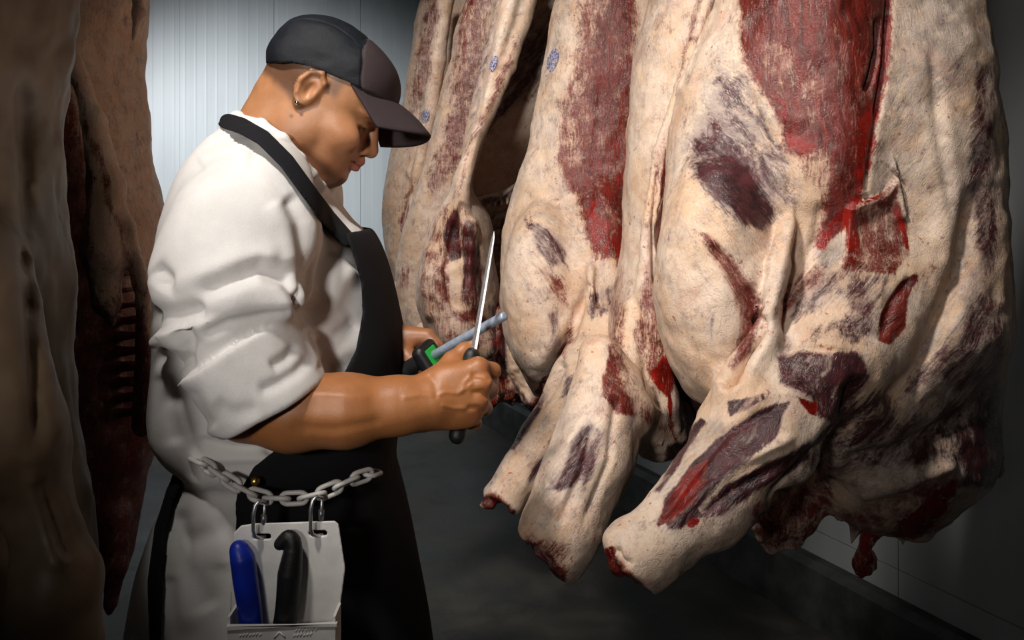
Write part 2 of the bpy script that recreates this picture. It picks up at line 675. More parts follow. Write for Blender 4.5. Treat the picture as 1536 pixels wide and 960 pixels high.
def cloth_mat(name, col, weave=900, rough=0.85, bump=0.25, stains=False):
    m, nt, bs = new_mat(name)
    b = NB(nt)
    P = b.obj()
    n = b.noise(P, 14, 4, 0.6)
    c = b.mix(b.ramp(n, 0.3, 0.7), tuple(x * 0.88 for x in col), col)
    c = b.mix(b.math('MULTIPLY', b.ramp(b.noise(P, weave, 2), 0.35, 0.65), 0.14), c, tuple(x * 0.6 for x in col))
    if stains:
        sp = b.math('MULTIPLY', b.ramp(b.noise(P, 40, 2), 0.70, 0.74), b.ramp(b.noise(P, 6, 2), 0.5, 0.62))
        c = b.mix(b.math('MULTIPLY', sp, 0.6), c, (0.22, 0.12, 0.06))
    b._set(bs.inputs['Base Color'], c)
    bs.inputs['Roughness'].default_value = rough
    bs.inputs['Specular IOR Level'].default_value = 0.2
    b._set(bs.inputs['Normal'], b.bump(b.math('MULTIPLY_ADD', b.noise(P, weave, 2), 0.25, b.noise(P, 25, 4)), bump, 0.004))
    return m


def panel_mat():
    m, nt, bs = new_mat('wall_panel')
    b = NB(nt)
    P = b.obj()
    n = b.noise(b.vmul(P, (9, 9, 1.0)), 1, 5)
    c = b.mix(b.ramp(n, 0.3, 0.7), (0.42, 0.445, 0.455), (0.48, 0.505, 0.515))
    c = b.mix(b.math('MULTIPLY', b.ramp(b.noise(P, 3.0, 5), 0.5, 0.75), 0.15), c, (0.33, 0.33, 0.31))
    b._set(bs.inputs['Base Color'], c)
    bs.inputs['Roughness'].default_value = 0.42
    w = nt.nodes.new('ShaderNodeTexWave'); w.wave_type = 'BANDS'; w.bands_direction = 'X'
    nt.links.new(P, w.inputs['Vector']); w.inputs['Scale'].default_value = 5.5; w.inputs['Distortion'].default_value = 0
    b._set(bs.inputs['Normal'], b.bump(b.math('MULTIPLY_ADD', b.noise(P, 60, 3), 0.3, b.math('POWER', w.outputs['Fac'], 12)), 0.12, 0.004))
    return m


def floor_mat():
    m, nt, bs = new_mat('wet_concrete')
    b = NB(nt)
    P = b.obj()
    n1 = b.noise(P, 1.3, 8, 0.62, 0.6); n2 = b.noise(P, 7, 8, 0.65); n3 = b.noise(P, 60, 4)
    c = b.mix(b.ramp(n1, 0.35, 0.68), (0.030, 0.028, 0.023), (0.115, 0.108, 0.092))
    c = b.mix(b.math('MULTIPLY', b.ramp(n2, 0.45, 0.72), 0.5), c, (0.018, 0.016, 0.013))
    c = b.mix(b.math('MULTIPLY', b.ramp(n3, 0.55, 0.75), 0.25), c, (0.14, 0.13, 0.115))
    b._set(bs.inputs['Base Color'], c)
    b._set(bs.inputs['Roughness'], b.math('MULTIPLY_ADD', b.ramp(n1, 0.3, 0.65), 0.3, 0.34))
    b._set(bs.inputs['Normal'], b.bump(b.math('MULTIPLY_ADD', n2, 1.0, b.math('MULTIPLY', n3, 0.3)), 0.25, 0.01))
    return m


MEAT = meat_mat()
SKIN = painted_mat('skin', 0.46, 0.16, 420, 0.5, 0.12)
WHITE = cloth_mat('white_coat_cloth', (0.78, 0.76, 0.745), 700, 0.85, 0.22)
BLACK = cloth_mat('black_apron_cloth', (0.010, 0.010, 0.013), 800, 0.9, 0.3)
CAPM = cloth_mat('black_mesh_cap', (0.009, 0.011, 0.015), 1400, 0.5, 0.6)
CAPF = cloth_mat('charcoal_cap_cloth', (0.042, 0.030, 0.032), 1200, 0.75, 0.35)
TROUS = cloth_mat('dark_trousers', (0.02, 0.02, 0.024), 600)
PLAST = simple_mat('white_plastic', (0.86, 0.845, 0.82), 0.38, var=0.05, bump=0.08, bscale=500)
CHAINM = simple_mat('grey_white_plastic', (0.62, 0.60, 0.58), 0.42, var=0.1, bump=0.1)
STEELM = simple_mat('brushed_steel', (0.78, 0.79, 0.81), 0.42, 1.0, var=0.08, scale=200)
RODM = simple_mat('grey_rod', (0.36, 0.43, 0.54), 0.4, 0.35, var=0.1, scale=150, stretch=(1, 1, 1))
HBLK = simple_mat('black_handle', (0.010, 0.010, 0.011), 0.42, var=0.2, bump=0.25, bscale=900)
HBLU = simple_mat('blue_handle', (0.008, 0.030, 0.42), 0.38, var=0.15, bump=0.1, bscale=600)
GREEN = simple_mat('green_plastic', (0.01, 0.36, 0.045), 0.4)
STUD = simple_mat('earring_metal', (0.9, 0.9, 0.92), 0.1, 1.0)
BRASS = simple_mat('brass', (0.7, 0.5, 0.12), 0.3, 1.0)
DARKM = simple_mat('galvanised_steel', (0.3, 0.31, 0.32), 0.45, 0.9)
KERBM = simple_mat('kerb_concrete', (0.055, 0.058, 0.054), 0.6, var=0.3, scale=9, bump=0.4, bscale=60)
SHOEM = simple_mat('black_rubber', (0.015, 0.015, 0.015), 0.5)
PANEL = panel_mat()
FLOORM = floor_mat()
CEILM = simple_mat('ceiling_panel_paint', (0.55, 0.57, 0.58), 0.6)


def stamp_mat():
    m, nt, bs = new_mat('blue_ink_stamp')
    b = NB(nt)
    P = b.obj()
    n = b.noise(P, 260, 5, 0.7)
    c = b.mix(b.ramp(n, 0.44, 0.56), (0.035, 0.05, 0.26), (0.52, 0.46, 0.42))
    b._set(bs.inputs['Base Color'], c)
    bs.inputs['Roughness'].default_value = 0.5
    return m


STAMP = stamp_mat()
HIDE = simple_mat('tan_hide_vignetted', (0.17, 0.115, 0.072), 0.5, var=0.22, scale=7, bump=0.25, bscale=40, spec=0.3)  # tan hide with the frame-edge vignette darkness put into its colour

# ------------------------------------------------------------------ room
WD = np.array((-0.464, 1.0, 0.0)); WD /= np.linalg.norm(WD)       # along the right wall
WN = np.array((WD[1], -WD[0], 0.0))                               # towards the right wall
ANG = math.atan2(WD[1], WD[0])
RM = np.stack((WD, -WN, (0, 0, 1)), 1)     # local x along wall, y into room, z up
P0 = np.array((1.05, 3.11, 0.0))
CORN = np.array((-0.364, 6.156, 0.0))      # back right corner
DR = float(WN @ P0)                        # wall distance from the origin
UB = float(WD @ CORN)                      # back wall position along WD
DL, UF, HC = -3.6, -2.6, 3.4               # left wall, front wall, ceiling height


def rp(u, d, z):
    return WD * u + WN * d + np.array((0, 0, z))


def rbox(u0, u1, d0, d1, z0, z1):
    c = rp((u0 + u1) / 2, (d0 + d1) / 2, (z0 + z1) / 2)
    return box_vq(c, (abs(u1 - u0), abs(d1 - d0), abs(z1 - z0)), RM)


def struct(name, vq, mat):
    o = mesh_obj(name, vq[0], vq[1], mat, smooth=False)
    o['kind'] = 'structure'
    return o


struct('floor', rbox(UF - 0.2, UB + 0.2, DL - 0.2, DR + 0.2, -0.1, 0.0), FLOORM)
struct('ceiling', rbox(UF - 0.2, UB + 0.2, DL - 0.2, DR + 0.2, HC, HC + 0.1), CEILM)


def wall(name, along, fixed, lo, hi, step, inward):
    """backing slab + separate cladding panels with recessed joints"""
    t = 0.05
    w = bpy.data.objects.new(name, None); COL.objects.link(w); w['kind'] = 'structure'
    w.rotation_euler = (0, 0, 0)
    fx = sorted((fixed, fixed - inward * 0.1))
    bk = rbox(lo, hi, fx[0], fx[1], 0, HC) if along == 'u' else rbox(fx[0], fx[1], lo, hi, 0, HC)
    mesh_obj('backing', bk[0], bk[1], PANEL, w, smooth=False)
    x = lo + 0.003
    f2 = sorted((fixed + 0.001 * inward, fixed + 0.012 * inward))
    while x < hi - 0.05:
        e = min(x + step - 0.003, hi - 0.003)
        for (z0, z1) in ((0.20, 0.285), (0.288, HC - 0.004)):
            vq = rbox(x, e, f2[0], f2[1], z0, z1) if along == 'u' else rbox(f2[0], f2[1], x, e, z0, z1)
            mesh_obj('panel', vq[0], vq[1], PANEL, w, smooth=False)
        x += step
    return w


wall('wall_right', 'u', DR, UF, UB, 1.14, -1)
wall('wall_back', 'd', UB, DL, DR, 0.57, -1)
wall('wall_left', 'u', DL, UF, UB, 1.14, 1)
wall('wall_front', 'd', UF, DL, DR, 1.14, 1)


def kerb(name, vq):
    return struct(name, vq, KERBM)


def kerb_prism(u0, u1, d_wall, sign):
    # slightly sloped concrete kerb along the side wall
    pts = [(0, 0.0), (0.10, 0.0), (0.075, 0.18), (0.05, 0.2), (0, 0.2)]
    V = [rp(u, d_wall + sign * a, z) for u in (u0, u1) for a, z in pts]
    n = len(pts)
    Q = [(i, (i + 1) % n, n + (i + 1) % n, n + i) for i in range(n)]
    return np.array(V), np.array(Q)


kerb('baseboard_right', kerb_prism(UF, UB, DR, -1))
kerb('baseboard_left', kerb_prism(UF, UB, DL, 1))
kerb('baseboard_back', rbox(UB - 0.03, UB, DL, DR, 0, 0.2))

# overhead rails and ceiling lamps (above the frame)
ROW = float(WN @ np.array((0.485, 1.37, 0)))
ROWL = float(WN @ np.array((-0.86, 1.3, 0)))
HR = 2.86


def rail(name, d, label):
    t = thing(name, label, 'rail', rp(2.0, d, HR))
    vq = rbox(UF + 0.02, UB - 0.05, d - 0.006, d + 0.006, HR - 0.045, HR + 0.02)
    mesh_obj('rail_bar', vq[0], vq[1], DARKM, t, smooth=False)
    for u in (-1.2, 0.6, 2.4, 4.2):
        vq = rbox(u - 0.02, u + 0.02, d - 0.004, d + 0.004, HR + 0.02, HC)
        mesh_obj('hanger', vq[0], vq[1], DARKM, t, smooth=False)


rail('overhead_rail', ROW, 'galvanised overhead rail above the row of beef sides on the right')
rail('overhead_rail', ROWL, 'galvanised overhead rail above the dark carcasses on the left')


def meat_hook(x, y, ztop, label):
    z0 = HR - 0.045
    pts = []
    for k in range(9):
        a = math.pi * k / 8
        pts.append((x, y - 0.022 + 0.022 * math.cos(a), z0 + 0.075 + 0.03 * math.sin(a)))
    pts = [(x, y, ztop + 0.02), (x, y, z0 + 0.03)] + pts
    lo = []
    for k in range(9):
        a = math.pi * k / 8
        lo.append((x, y + 0.022 - 0.022 * math.cos(a), ztop - 0.03 - 0.03 * math.sin(a)))
    v, q = tube_vq(lo[::-1] + pts, 0.006, 8)
    o = mesh_obj('meat_hook', v, q, STEELM)
    return tag(clean(o), label, 'hook', 'hooks on the overhead rails')

# ------------------------------------------------------------------ carcasses
CH = {'lean': 0, 'purple': 1, 'blood': 2, 'gray': 3}


def paint_fields(V, layers, flows, base=(0.12, 0.08, 0.02, 0.30), char=()):
    px, py = proj(V)
    n = len(V)
    wob = fbm(V, 16, 5, 3)
    qx = px + 10 * fbm(V, 22, 11, 2); qy = py + 10 * fbm(V, 22, 12, 2)
    F = np.tile(np.array(base, float), (n, 1))
    for ch, poly, peak, soft in layers:
        m = sstep(-soft, soft, poly_sd(qx, qy, poly))
        if ch == 'fat':
            F *= (1 - m * peak)[:, None]
        else:
            c = CH[ch]
            F[:, c] = np.maximum(F[:, c] * (1 - m * 0.6), F[:, c] * (1 - m) + peak * m)
    W = np.zeros((n, 4)); W[:, 0] = 1
    for d, poly, soft in flows:
        m = sstep(-soft, soft, poly_sd(px, py, poly))
        t = np.zeros(3); t[{'v': 0, 'slash': 1, 'back': 2}[d]] = 1
        W[:, :3] = W[:, :3] * (1 - m)[:, None] + m[:, None] * t
    W[:, 3] = 0.0
    for poly, peak, soft in char:
        W[:, 3] = np.maximum(W[:, 3], peak * sstep(-soft, soft, poly_sd(qx, qy, poly)))
    return F, W


def meat_parts(root, V, Q, layers, flows, splits=(), main='trunk', base=(0.12, 0.08, 0.02, 0.30), char=(), labels={}):
    """splits: (name, fn(px, py, V) -> mask per vertex) taken in order; rest = main"""
    N = vnormals(V, Q)
    F, W = paint_fields(V, layers, flows, base, char)
    px, py = proj(V)
    owner = np.zeros(len(Q), int)
    for k, (nm, fn) in enumerate(splits):
        mk = fn(px, py, V)
        fm = mk[Q].sum(1) >= 2
        owner[fm & (owner == 0)] = k + 1
    out = []
    for k, nm in enumerate([main] + [s_[0] for s_ in splits]):
        mk = owner == k
        if not mk.any():
            continue
        u, q = submesh(V, Q, mk)
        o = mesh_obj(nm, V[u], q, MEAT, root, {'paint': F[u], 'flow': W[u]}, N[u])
        if nm in labels:
            o['label'] = labels[nm]
        out.append(o)
    return out


def carcass(label, base_pt, fn, lo, hi, vox, strokes, lump, group, hook_label, htop, **kw):
    root = thing('beef_side', label, 'carcass', base_pt, group)
    V, Q = sdf_mesh(fn, lo, hi, vox)
    V = smooth_mesh(V, Q, 1, 0.5)
    N = vnormals(V, Q)
    V = V + N * (lump * fbm(V, 11, 3, 3) + lump * 0.35 * fbm(V, 42, 9, 2))[:, None]
    V = emboss(V, Q, strokes)
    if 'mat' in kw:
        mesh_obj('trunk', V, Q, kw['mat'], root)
    else:
        meat_parts(root, V, Q, **kw)
    meat_hook(float(htop[0]), float(htop[1]), float(htop[2]), hook_label)
    return root, V, Q


def stamp_on(root, V, Q, px, py, rx, ry, tilt, label=None):
    """ink stamp: an oval patch that follows the skin"""
    from mathutils.bvhtree import BVHTree
    vx, vy = proj(V)
    vm = (np.abs(vx - px) < 40) & (np.abs(vy - py) < 40)
    fm = vm[Q].all(1)
    u, q = submesh(V, Q, fm)
    bvh = BVHTree.FromPolygons([tuple(v) for v in V[u]], [tuple(f) for f in q])
    rings, seg = 6, 20
    pts = []
    c, s = math.cos(tilt), math.sin(tilt)
    org = Vector((0, 0, EYE))
    for r in range(rings + 1):
        for k in range(seg):
            a = 2 * math.pi * k / seg
            x, y = rx * r / rings * math.cos(a), ry * r / rings * math.sin(a)
            p = at(px + c * x - s * y, py + s * x + c * y, 1.0)
            d = (Vector(p) - org).normalized()
            h = bvh.ray_cast(org, d)
            if h[0] is None:
                return
            pts.append(np.array(h[0]) - 0.0015 * np.array(d))
    Qs = [(r * seg + k, r * seg + (k + 1) % seg, (r + 1) * seg + (k + 1) % seg, (r + 1) * seg + k)
          for r in range(rings) for k in range(seg)]
    Vp = np.array(pts)
    off = -np.array((Vp.mean(0) - np.array((0, 0, EYE)))); off = off / np.linalg.norm(off) * 0.001
    Vall = np.concatenate([Vp, Vp + off])
    Q2 = [tuple(i + len(Vp) for i in q_) for q_ in Qs]
    o = mesh_obj('inspection_stamp', Vall, np.array(Qs + Q2), STAMP, root)
    o['label'] = 'oval blue ink stamp'


GROUP = 'beef sides on the right rail'

# ---- beef side A: nearest, right -------------------------------------------------
YA = 1.34
a_rows = [(-520, 1255, 1335, YA, 0.037), (-400, 1215, 1380, YA, 0.066), (-230, 1140, 1430, YA, 0.107), (-100, 1105, 1452, YA, 0.135),
          (0, 1078, 1462, YA, 0.148), (70, 1047, 1468, YA, 0.156), (140, 1022, 1471, YA, 0.164),
          (210, 1005, 1475, YA, 0.172), (290, 997, 1480, YA, 0.176), (370, 992, 1483, YA, 0.180), (430, 991, 1488, YA, 0.184),
          (480, 1002, 1488, YA, 0.184), (520, 1020, 1482, YA, 0.180), (560, 1060, 1478, YA, 0.172), (610, 1130, 1474, YA, 0.164),
          (660, 1185, 1474, YA, 0.156), (705, 1205, 1465, YA, 0.139), (745, 1232, 1425, YA, 0.107), (775, 1258, 1395, YA, 0.066),
          (792, 1285, 1370, YA, 0.029)]
a_main = loft(a_rows, 2.25, rot=0.0)


RAG = rng.uniform(-1, 1, (40, 3))


def fn_a(P):
    d = a_main(P)
    # round brisket on the left
    d = smin(d, ell(P, at(1068, 430, 1.22), (.076, .10, .17)), .05)
    # shoulder mass
    d = smin(d, ell(P, at(1262, 520, 1.22), (.11, .10, .17)), .07)
    d = smin(d, rcone(P, at(1390, 120, 1.26), at(1400, 480, 1.24), .06, .075), .08)
    d = smin(d, rcone(P, at(1215, -60, 1.24), at(1240, 250, 1.20), .06, .05), .08)
    # foreleg
    leg = chain(P, [at(1235, 545, 1.16), at(1140, 655, 1.09), at(1050, 757, 1.05), at(985, 816, 1.03), at(955, 840, 1.025), at(925, 864, 1.02)],
                [.082, .072, .047, .038, .036, .036], .03)
    leg = smax(leg, (P - at(940, 850, 1.02).astype(np.float32)) @ np.array((-.76, -.18, -.62), np.float32) + .004 * vnoise(P * 90, 5), .007)
    d = smin(d, leg, .035)
    d = smin(d, ell(P, at(944, 826, 1.02), (.022, .026, .020)), .015)
    d = smin(d, ell(P, at(932, 848, 1.015), (.012, .014, .012)), .004)
    # bright tendon ridge from leg up to the shoulder
    d = smin(d, chain(P, [at(1105, 585, 1.075), at(1150, 500, 1.105), at(1168, 400, 1.13), at(1180, 340, 1.16)], [.026, .016, .010, .006], .01), .02)
    # torn lower flaps
    fl = chain(P, [at(1205, 700, 1.36), at(1195, 760, 1.38), at(1190, 805, 1.39)], [.05, .04, .022], .02)
    fl = smin(fl, chain(P, [at(1240, 700, 1.36), at(1228, 745, 1.37)], [.04, .018], .02), .02)
    fl = smin(fl, chain(P, [at(1165, 745, 1.4), at(1160, 806, 1.4), at(1158, 822, 1.4)], [.04, .022, .006], .02), .02)
    d = smin(d, fl, .03)
    d = smin(d, chain(P, [at(1440, 640, 1.36), at(1472, 685, 1.36), at(1492, 703, 1.36)], [.045, .024, .010], .02), .03)
    d = smin(d, chain(P, [at(1340, 760, 1.33), at(1372, 782, 1.33), at(1405, 760, 1.34), at(1432, 725, 1.34)], [.03, .027, .024, .016], .02), .02)
    for (x, y, x2, y2) in ((1262, 765, 1257, 778), (1285, 785, 1277, 815), (1400, 770, 1404, 788), (1420, 738, 1432, 748)):
        d = smin(d, rcone(P, at(x, y, 1.33), at(x2, y2, 1.33), .014, .004), .012)
    for k in range(34):
        x = 1135 + k * 10.2 + RAG[k, 0] * 5
        y = float(np.interp(x, [1130, 1160, 1200, 1225, 1240, 1280, 1330, 1365, 1400, 1440, 1480], [795, 815, 800, 765, 750, 788, 798, 800, 770, 715, 700]))
        d = smin(d, rcone(P, at(x, y - 14, 1.345), at(x + RAG[k, 1] * 6, y + 2 + 16 * RAG[k, 2] ** 2, 1.345), .014, .0028), .007)
    return d


a_layers = [
    ('gray', [(1075, 40), (1110, 80), (1150, 170), (1190, 250), (1195, 330), (1165, 380), (1105, 350), (1045, 290), (1030, 215), (1050, 120)], .5, 22),
    ('purple', [(1080, 92), (1112, 110), (1150, 175), (1188, 245), (1190, 300), (1160, 345), (1100, 330), (1048, 280), (1035, 215), (1060, 180)], .50, 18),
    ('purple', [(1048, 212), (1075, 200), (1110, 235), (1150, 265), (1158, 310), (1140, 345), (1100, 318), (1060, 285), (1042, 255)], .82, 14),
    ('lean', [(1040, 345), (1068, 352), (1100, 390), (1128, 430), (1144, 460), (1136, 505), (1104, 560), (1092, 545), (1112, 495), (1098, 440), (1070, 390)], .68, 9),
    ('lean', [(1096, -400), (1112, 67), (1133, 121), (1167, 183), (1187, 233), (1205, 262), (1225, 290), (1235, 320), (1222, 365),
              (1262, 335), (1290, 300), (1304, 250), (1317, 167), (1335, 83), (1345, -400)], .84, 12),
    ('fat', [(1130, 60), (1180, 60), (1225, 120), (1230, 190), (1190, 180), (1150, 140)], .22, 16),
    ('fat', [(1190, 235), (1222, 215), (1250, 240), (1250, 280), (1225, 310), (1200, 290)], .42, 14),
    ('blood', [(1160, 140), (1180, 150), (1195, 195), (1228, 200), (1222, 230), (1205, 246), (1188, 232), (1170, 190)], .55, 9),
    ('blood', [(1332, -60), (1345, -60), (1335, 90), (1322, 170), (1306, 255), (1296, 296), (1283, 280), (1290, 170), (1305, 140), (1322, 60)], .62, 9),
    ('blood', [(1222, 372), (1240, 335), (1262, 318), (1285, 296), (1296, 300), (1268, 345), (1250, 362), (1232, 378)], .85, 7),
    ('gray', [(1318, 15), (1322, 60), (1314, 115), (1299, 148), (1295, 115), (1306, 60)], .9, 4),
    ('purple', [(1318, 18), (1321, 60), (1313, 105), (1301, 130), (1300, 105), (1308, 60)], .62, 4),
    ('gray', [(1345, -200), (1352, 60), (1335, 150), (1312, 260), (1300, 300), (1330, 290), (1370, 200), (1420, 140), (1460, 120), (1450, -200)], .55, 20),
    ('gray', [(1230, 352), (1262, 342), (1266, 385), (1240, 410), (1222, 398)], .7, 6),
    ('lean', [(1270, 310), (1298, 300), (1320, 292), (1346, 262), (1350, 300), (1362, 335), (1364, 375), (1345, 408), (1300, 402), (1262, 405)], .60, 5),
    ('blood', [(1264, 345), (1290, 345), (1288, 392), (1262, 402)], .55, 10),
    ('blood', [(1297, 300), (1322, 294), (1318, 302), (1298, 308)], .8, 3),
    ('blood', [(1344, 318), (1350, 318), (1364, 360), (1362, 382), (1356, 370)], .8, 3),
    ('purple', [(1270, 398), (1340, 405), (1325, 455), (1300, 500), (1272, 460)], .5, 14),
    ('lean', [(1158, 470), (1186, 425), (1225, 398), (1245, 395), (1235, 425), (1200, 450), (1170, 485)], .60, 8),
    ('purple', [(1185, 455), (1230, 415), (1265, 400), (1268, 440), (1225, 470), (1190, 490)], .48, 8),
    ('purple', [(1205, 508), (1250, 475), (1310, 468), (1322, 500), (1280, 520)], .52, 10),
    ('purple', [(1168, 532), (1198, 523), (1288, 527), (1304, 565), (1298, 615), (1262, 642), (1228, 622), (1215, 592), (1170, 575)], .82, 8),
    ('blood', [(1197, 592), (1226, 598), (1222, 622), (1212, 618)], .85, 4),
    ('lean', [(1317, 514), (1324, 470), (1340, 440), (1352, 420), (1372, 410), (1372, 422), (1362, 450), (1358, 492), (1334, 517)], .98, 3),
    ('gray', [(1300, 470), (1400, 430), (1470, 330), (1480, 480), (1420, 560), (1300, 560)], .50, 25),
    ('purple', [(1300, 570), (1345, 600), (1400, 540), (1440, 480), (1490, 420), (1510, 520), (1500, 730), (1440, 700), (1330, 700), (1225, 730), (1200, 690), (1260, 640)], .56, 16),  # lower right: underside shade painted in through the purple channel
    ('purple', [(1458, 80), (1490, 100), (1500, 420), (1470, 420), (1452, 250)], .5, 10),
    ('fat', [(1335, 600), (1400, 570), (1440, 590), (1390, 620), (1335, 640)], .5, 12),
    ('gray', [(1330, 620), (1440, 520), (1500, 520), (1500, 800), (1100, 850), (1130, 760), (1240, 680)], .55, 15),
    # leg
    ('fat', [(1080, 575), (1160, 510), (1170, 560), (1120, 620), (1000, 760), (930, 810), (960, 740), (1050, 620)], .7, 8),
    ('gray', [(1050, 640), (1082, 615), (1090, 650), (1030, 730), (1000, 760), (985, 750)], .5, 8),
    ('purple', [(980, 735), (1017, 672), (1055, 628), (1062, 634), (1030, 680), (990, 738)], .8, 4),
    ('purple', [(1094, 600), (1150, 592), (1150, 602), (1120, 618), (1096, 625)], .7, 4),
    ('purple', [(996, 752), (1035, 700), (1073, 656), (1138, 616), (1190, 600), (1165, 648), (1112, 690), (1062, 740), (1020, 783), (1000, 785)], .9, 5),
    ('lean', [(983, 789), (997, 748), (1035, 704), (1062, 690), (1058, 722), (1030, 760), (1010, 776)], .98, 3),
    ('blood', [(985, 787), (998, 750), (1035, 706), (1058, 694), (1052, 722), (1026, 758), (1008, 774)], .58, 4),
    ('purple', [(1000, 790), (1040, 755), (1050, 770), (1020, 790)], .8, 4),
    ('purple', [(1050, 772), (1082, 732), (1144, 694), (1214, 660), (1208, 690), (1130, 737), (1078, 770)], .9, 6),
    ('blood', [(1030, 776), (1042, 773), (1048, 780), (1034, 790), (1028, 788)], .95, 3),
    ('gray', [(1075, 660), (1140, 620), (1165, 640), (1110, 690), (1075, 715)], .4, 6),
    # cut end of leg
    ('blood', [(905, 822), (922, 815), (930, 826), (922, 845), (910, 845)], .8, 4),
    ('lean', [(906, 830), (926, 830), (944, 850), (966, 880), (960, 895), (915, 870)], .75, 5),
    ('purple', [(918, 846), (932, 850), (952, 874), (948, 890), (918, 868)], .8, 4),
    # bottom
    ('lean', [(1130, 750), (1250, 720), (1250, 760), (1220, 830), (1130, 830)], .55, 10),
    ('lean', [(1240, 770), (1330, 745), (1420, 700), (1450, 720), (1410, 800), (1320, 810), (1250, 790)], .52, 10),
    ('blood', [(1330, 800), (1365, 765), (1430, 712), (1440, 740), (1400, 792), (1370, 812)], .75, 8),
    ('purple', [(1460, 640), (1510, 640), (1510, 730), (1440, 730)], .8, 8),
]
a_flow = [
    ('back', [(1020, 60), (1110, 60), (1200, 250), (1190, 440), (1020, 460)], 25),
    ('slash', [(1190, 350), (1340, 400), (1470, 380), (1500, 560), (1300, 760), (1180, 740), (900, 900), (900, 780), (1080, 580)], 25),
    ('slash', [(1310, 120), (1480, 60), (1480, 400), (1310, 300)], 25),
]
a_underside_shade = [([(1290, 640), (1340, 610), (1370, 640), (1470, 560), (1500, 560), (1500, 690), (1330, 710), (1230, 700), (1150, 790), (1100, 800), (1205, 680)], .42, 16)]  # underside and vignette shade painted near-black on the lower right
a_strokes = [
    ('groove', [(1078, 0), (1045, 70), (1020, 140)], 6, -.004),
    ('groove', [(1338, -60), (1330, 90), (1316, 170), (1303, 250), (1296, 300)], 5, -.010),
    ('step', [(1362, 335), (1346, 262), (1320, 292), (1296, 300), (1270, 310), (1262, 405)], 10, .008),
    ('ridge', [(1318, 160), (1302, 255), (1294, 298)], 6, .007),
    ('groove', [(1318, 20), (1318, 70), (1308, 115), (1299, 140)], 5, -.012),
    ('groove', [(1144, 470), (1136, 510), (1100, 565), (1078, 580)], 9, -.022),
    ('groove', [(1060, 362), (1095, 400), (1122, 440), (1142, 470)], 8, -.008),
    ('ridge', [(1150, 490), (1168, 420), (1185, 340), (1192, 280)], 7, .006),
    ('groove', [(1100, 100), (1140, 180), (1180, 250), (1196, 330)], 8, -.005),
    ('groove', [(1168, 530), (1200, 522), (1290, 528)], 6, -.004),
    ('groove', [(1290, 560), (1275, 640), (1215, 700), (1150, 770)], 16, -.018),
    ('groove', [(985, 788), (1040, 710), (1090, 650), (1190, 600)], 7, -.005),
    ('ridge', [(1000, 800), (1060, 735), (1120, 690), (1200, 650)], 7, .006),
    ('groove', [(1050, 775), (1100, 735), (1210, 680)], 7, -.006),
    ('groove', [(1372, 412), (1340, 450), (1318, 515)], 7, -.005),
    ('groove', [(1235, 300), (1222, 360), (1190, 440)], 9, -.006),
    ('groove', [(1470, 260), (1440, 420), (1380, 560), (1330, 620)], 18, -.016),
    ('ridge', [(1120, 620), (1150, 590), (1230, 590)], 8, .004),
    ('ridge', [(1418, 150), (1424, 300), (1415, 420)], 20, .006),
    ('groove', [(1400, 60), (1408, 200), (1430, 340)], 10, -.006),
    ('groove', [(1260, 700), (1350, 680), (1460, 620)], 14, -.014),
    ('ridge', [(1280, 740), (1360, 720), (1440, 690)], 14, .012),
    ('groove', [(925, 820), (930, 838), (948, 848)], 5, -.006),
    ('ridge', [(932, 850), (945, 862), (958, 876)], 4, .004),
]
ra, VA, QA = carcass(
    'nearest and largest beef side at right, dark red muscle patch and long foreleg',
    at(1250, 800, YA), fn_a, (.08, .94, .85), (.84, 1.66, 2.36), .0030, a_strokes, .010, GROUP,
    'steel hook above the nearest right-hand beef side', at(1295, -520, YA),
    layers=a_layers, flows=a_flow, char=a_underside_shade,
    splits=[('foreleg', lambda px, py, V: (V[:, 1] < 1.3) & (py > 560) & (px + py * 1.0 - 1790 < 0) & (px * .66 + (py - 900) < 470) & (py - 540 > -(px - 1085) * 2.5)),
            ('torn_flap', lambda px, py, V: (py > 735 + (px - 1130) * -.02) & (px > 1120) & (V[:, 1] > 1.2))],
    labels={'torn_flap': 'ragged blood-red torn lower edge', 'foreleg': 'pale foreleg with dark muscle showing through white film'})

# dangling red clot under A
vV = []


def fn_clot(P):
    d = chain(P, [at(1305, 800, 1.33), at(1300, 812, 1.33), at(1296, 825, 1.33)], [.010, .008, .010], .006)
    for x, y, r in ((1294, 835, .012), (1303, 833, .010), (1290, 848, .012), (1299, 852, .011), (1308, 846, .008), (1290, 858, .008), (1286, 842, .008), (1309, 838, .007)):
        d = smin(d, rcone(P, at(x, y, 1.33), at(x + 2, y + 4, 1.325), r, r * .7), .003)
    return smin(d, chain(P, [at(1310, 790, 1.33), at(1303, 806, 1.33)], [.02, .01], .01), .01)


V, Q = sdf_mesh(fn_clot, at(1260, 880, 1.33) - .05, at(1335, 780, 1.33) + .05, .0022)
F = np.tile((.5, .1, .62, .1), (len(V), 1)); W = np.tile((1., 0, 0, 0), (len(V), 1))
o = mesh_obj('hanging_clot', V, Q, MEAT, ra, {'paint': F, 'flow': W})
o['label'] = 'glistening red scrap dangling from the torn edge'

# ---- beef side B -----------------------------------------------------------------
YB = 1.70
b_rows = [(-330, 1080, 1123, YB, 0.043), (-230, 1040, 1133, YB, 0.076), (-110, 1000, 1142, YB, 0.102), (0, 974, 1145, YB, 0.119), (100, 949, 1138, YB, 0.128),
          (200, 941, 1138, YB, 0.132), (300, 937, 1137, YB, 0.136), (380, 932, 1135, YB, 0.140), (440, 921, 1128, YB, 0.145),
          (490, 914, 1122, YB, 0.145), (530, 915, 1119, YB, 0.145), (570, 930, 1119, YB, 0.136), (600, 955, 1119, YB, 0.119), (640, 1010, 1121, YB, 0.085), (660, 1050, 1112, YB, 0.051)]
b_main = loft(b_rows, 2.3)


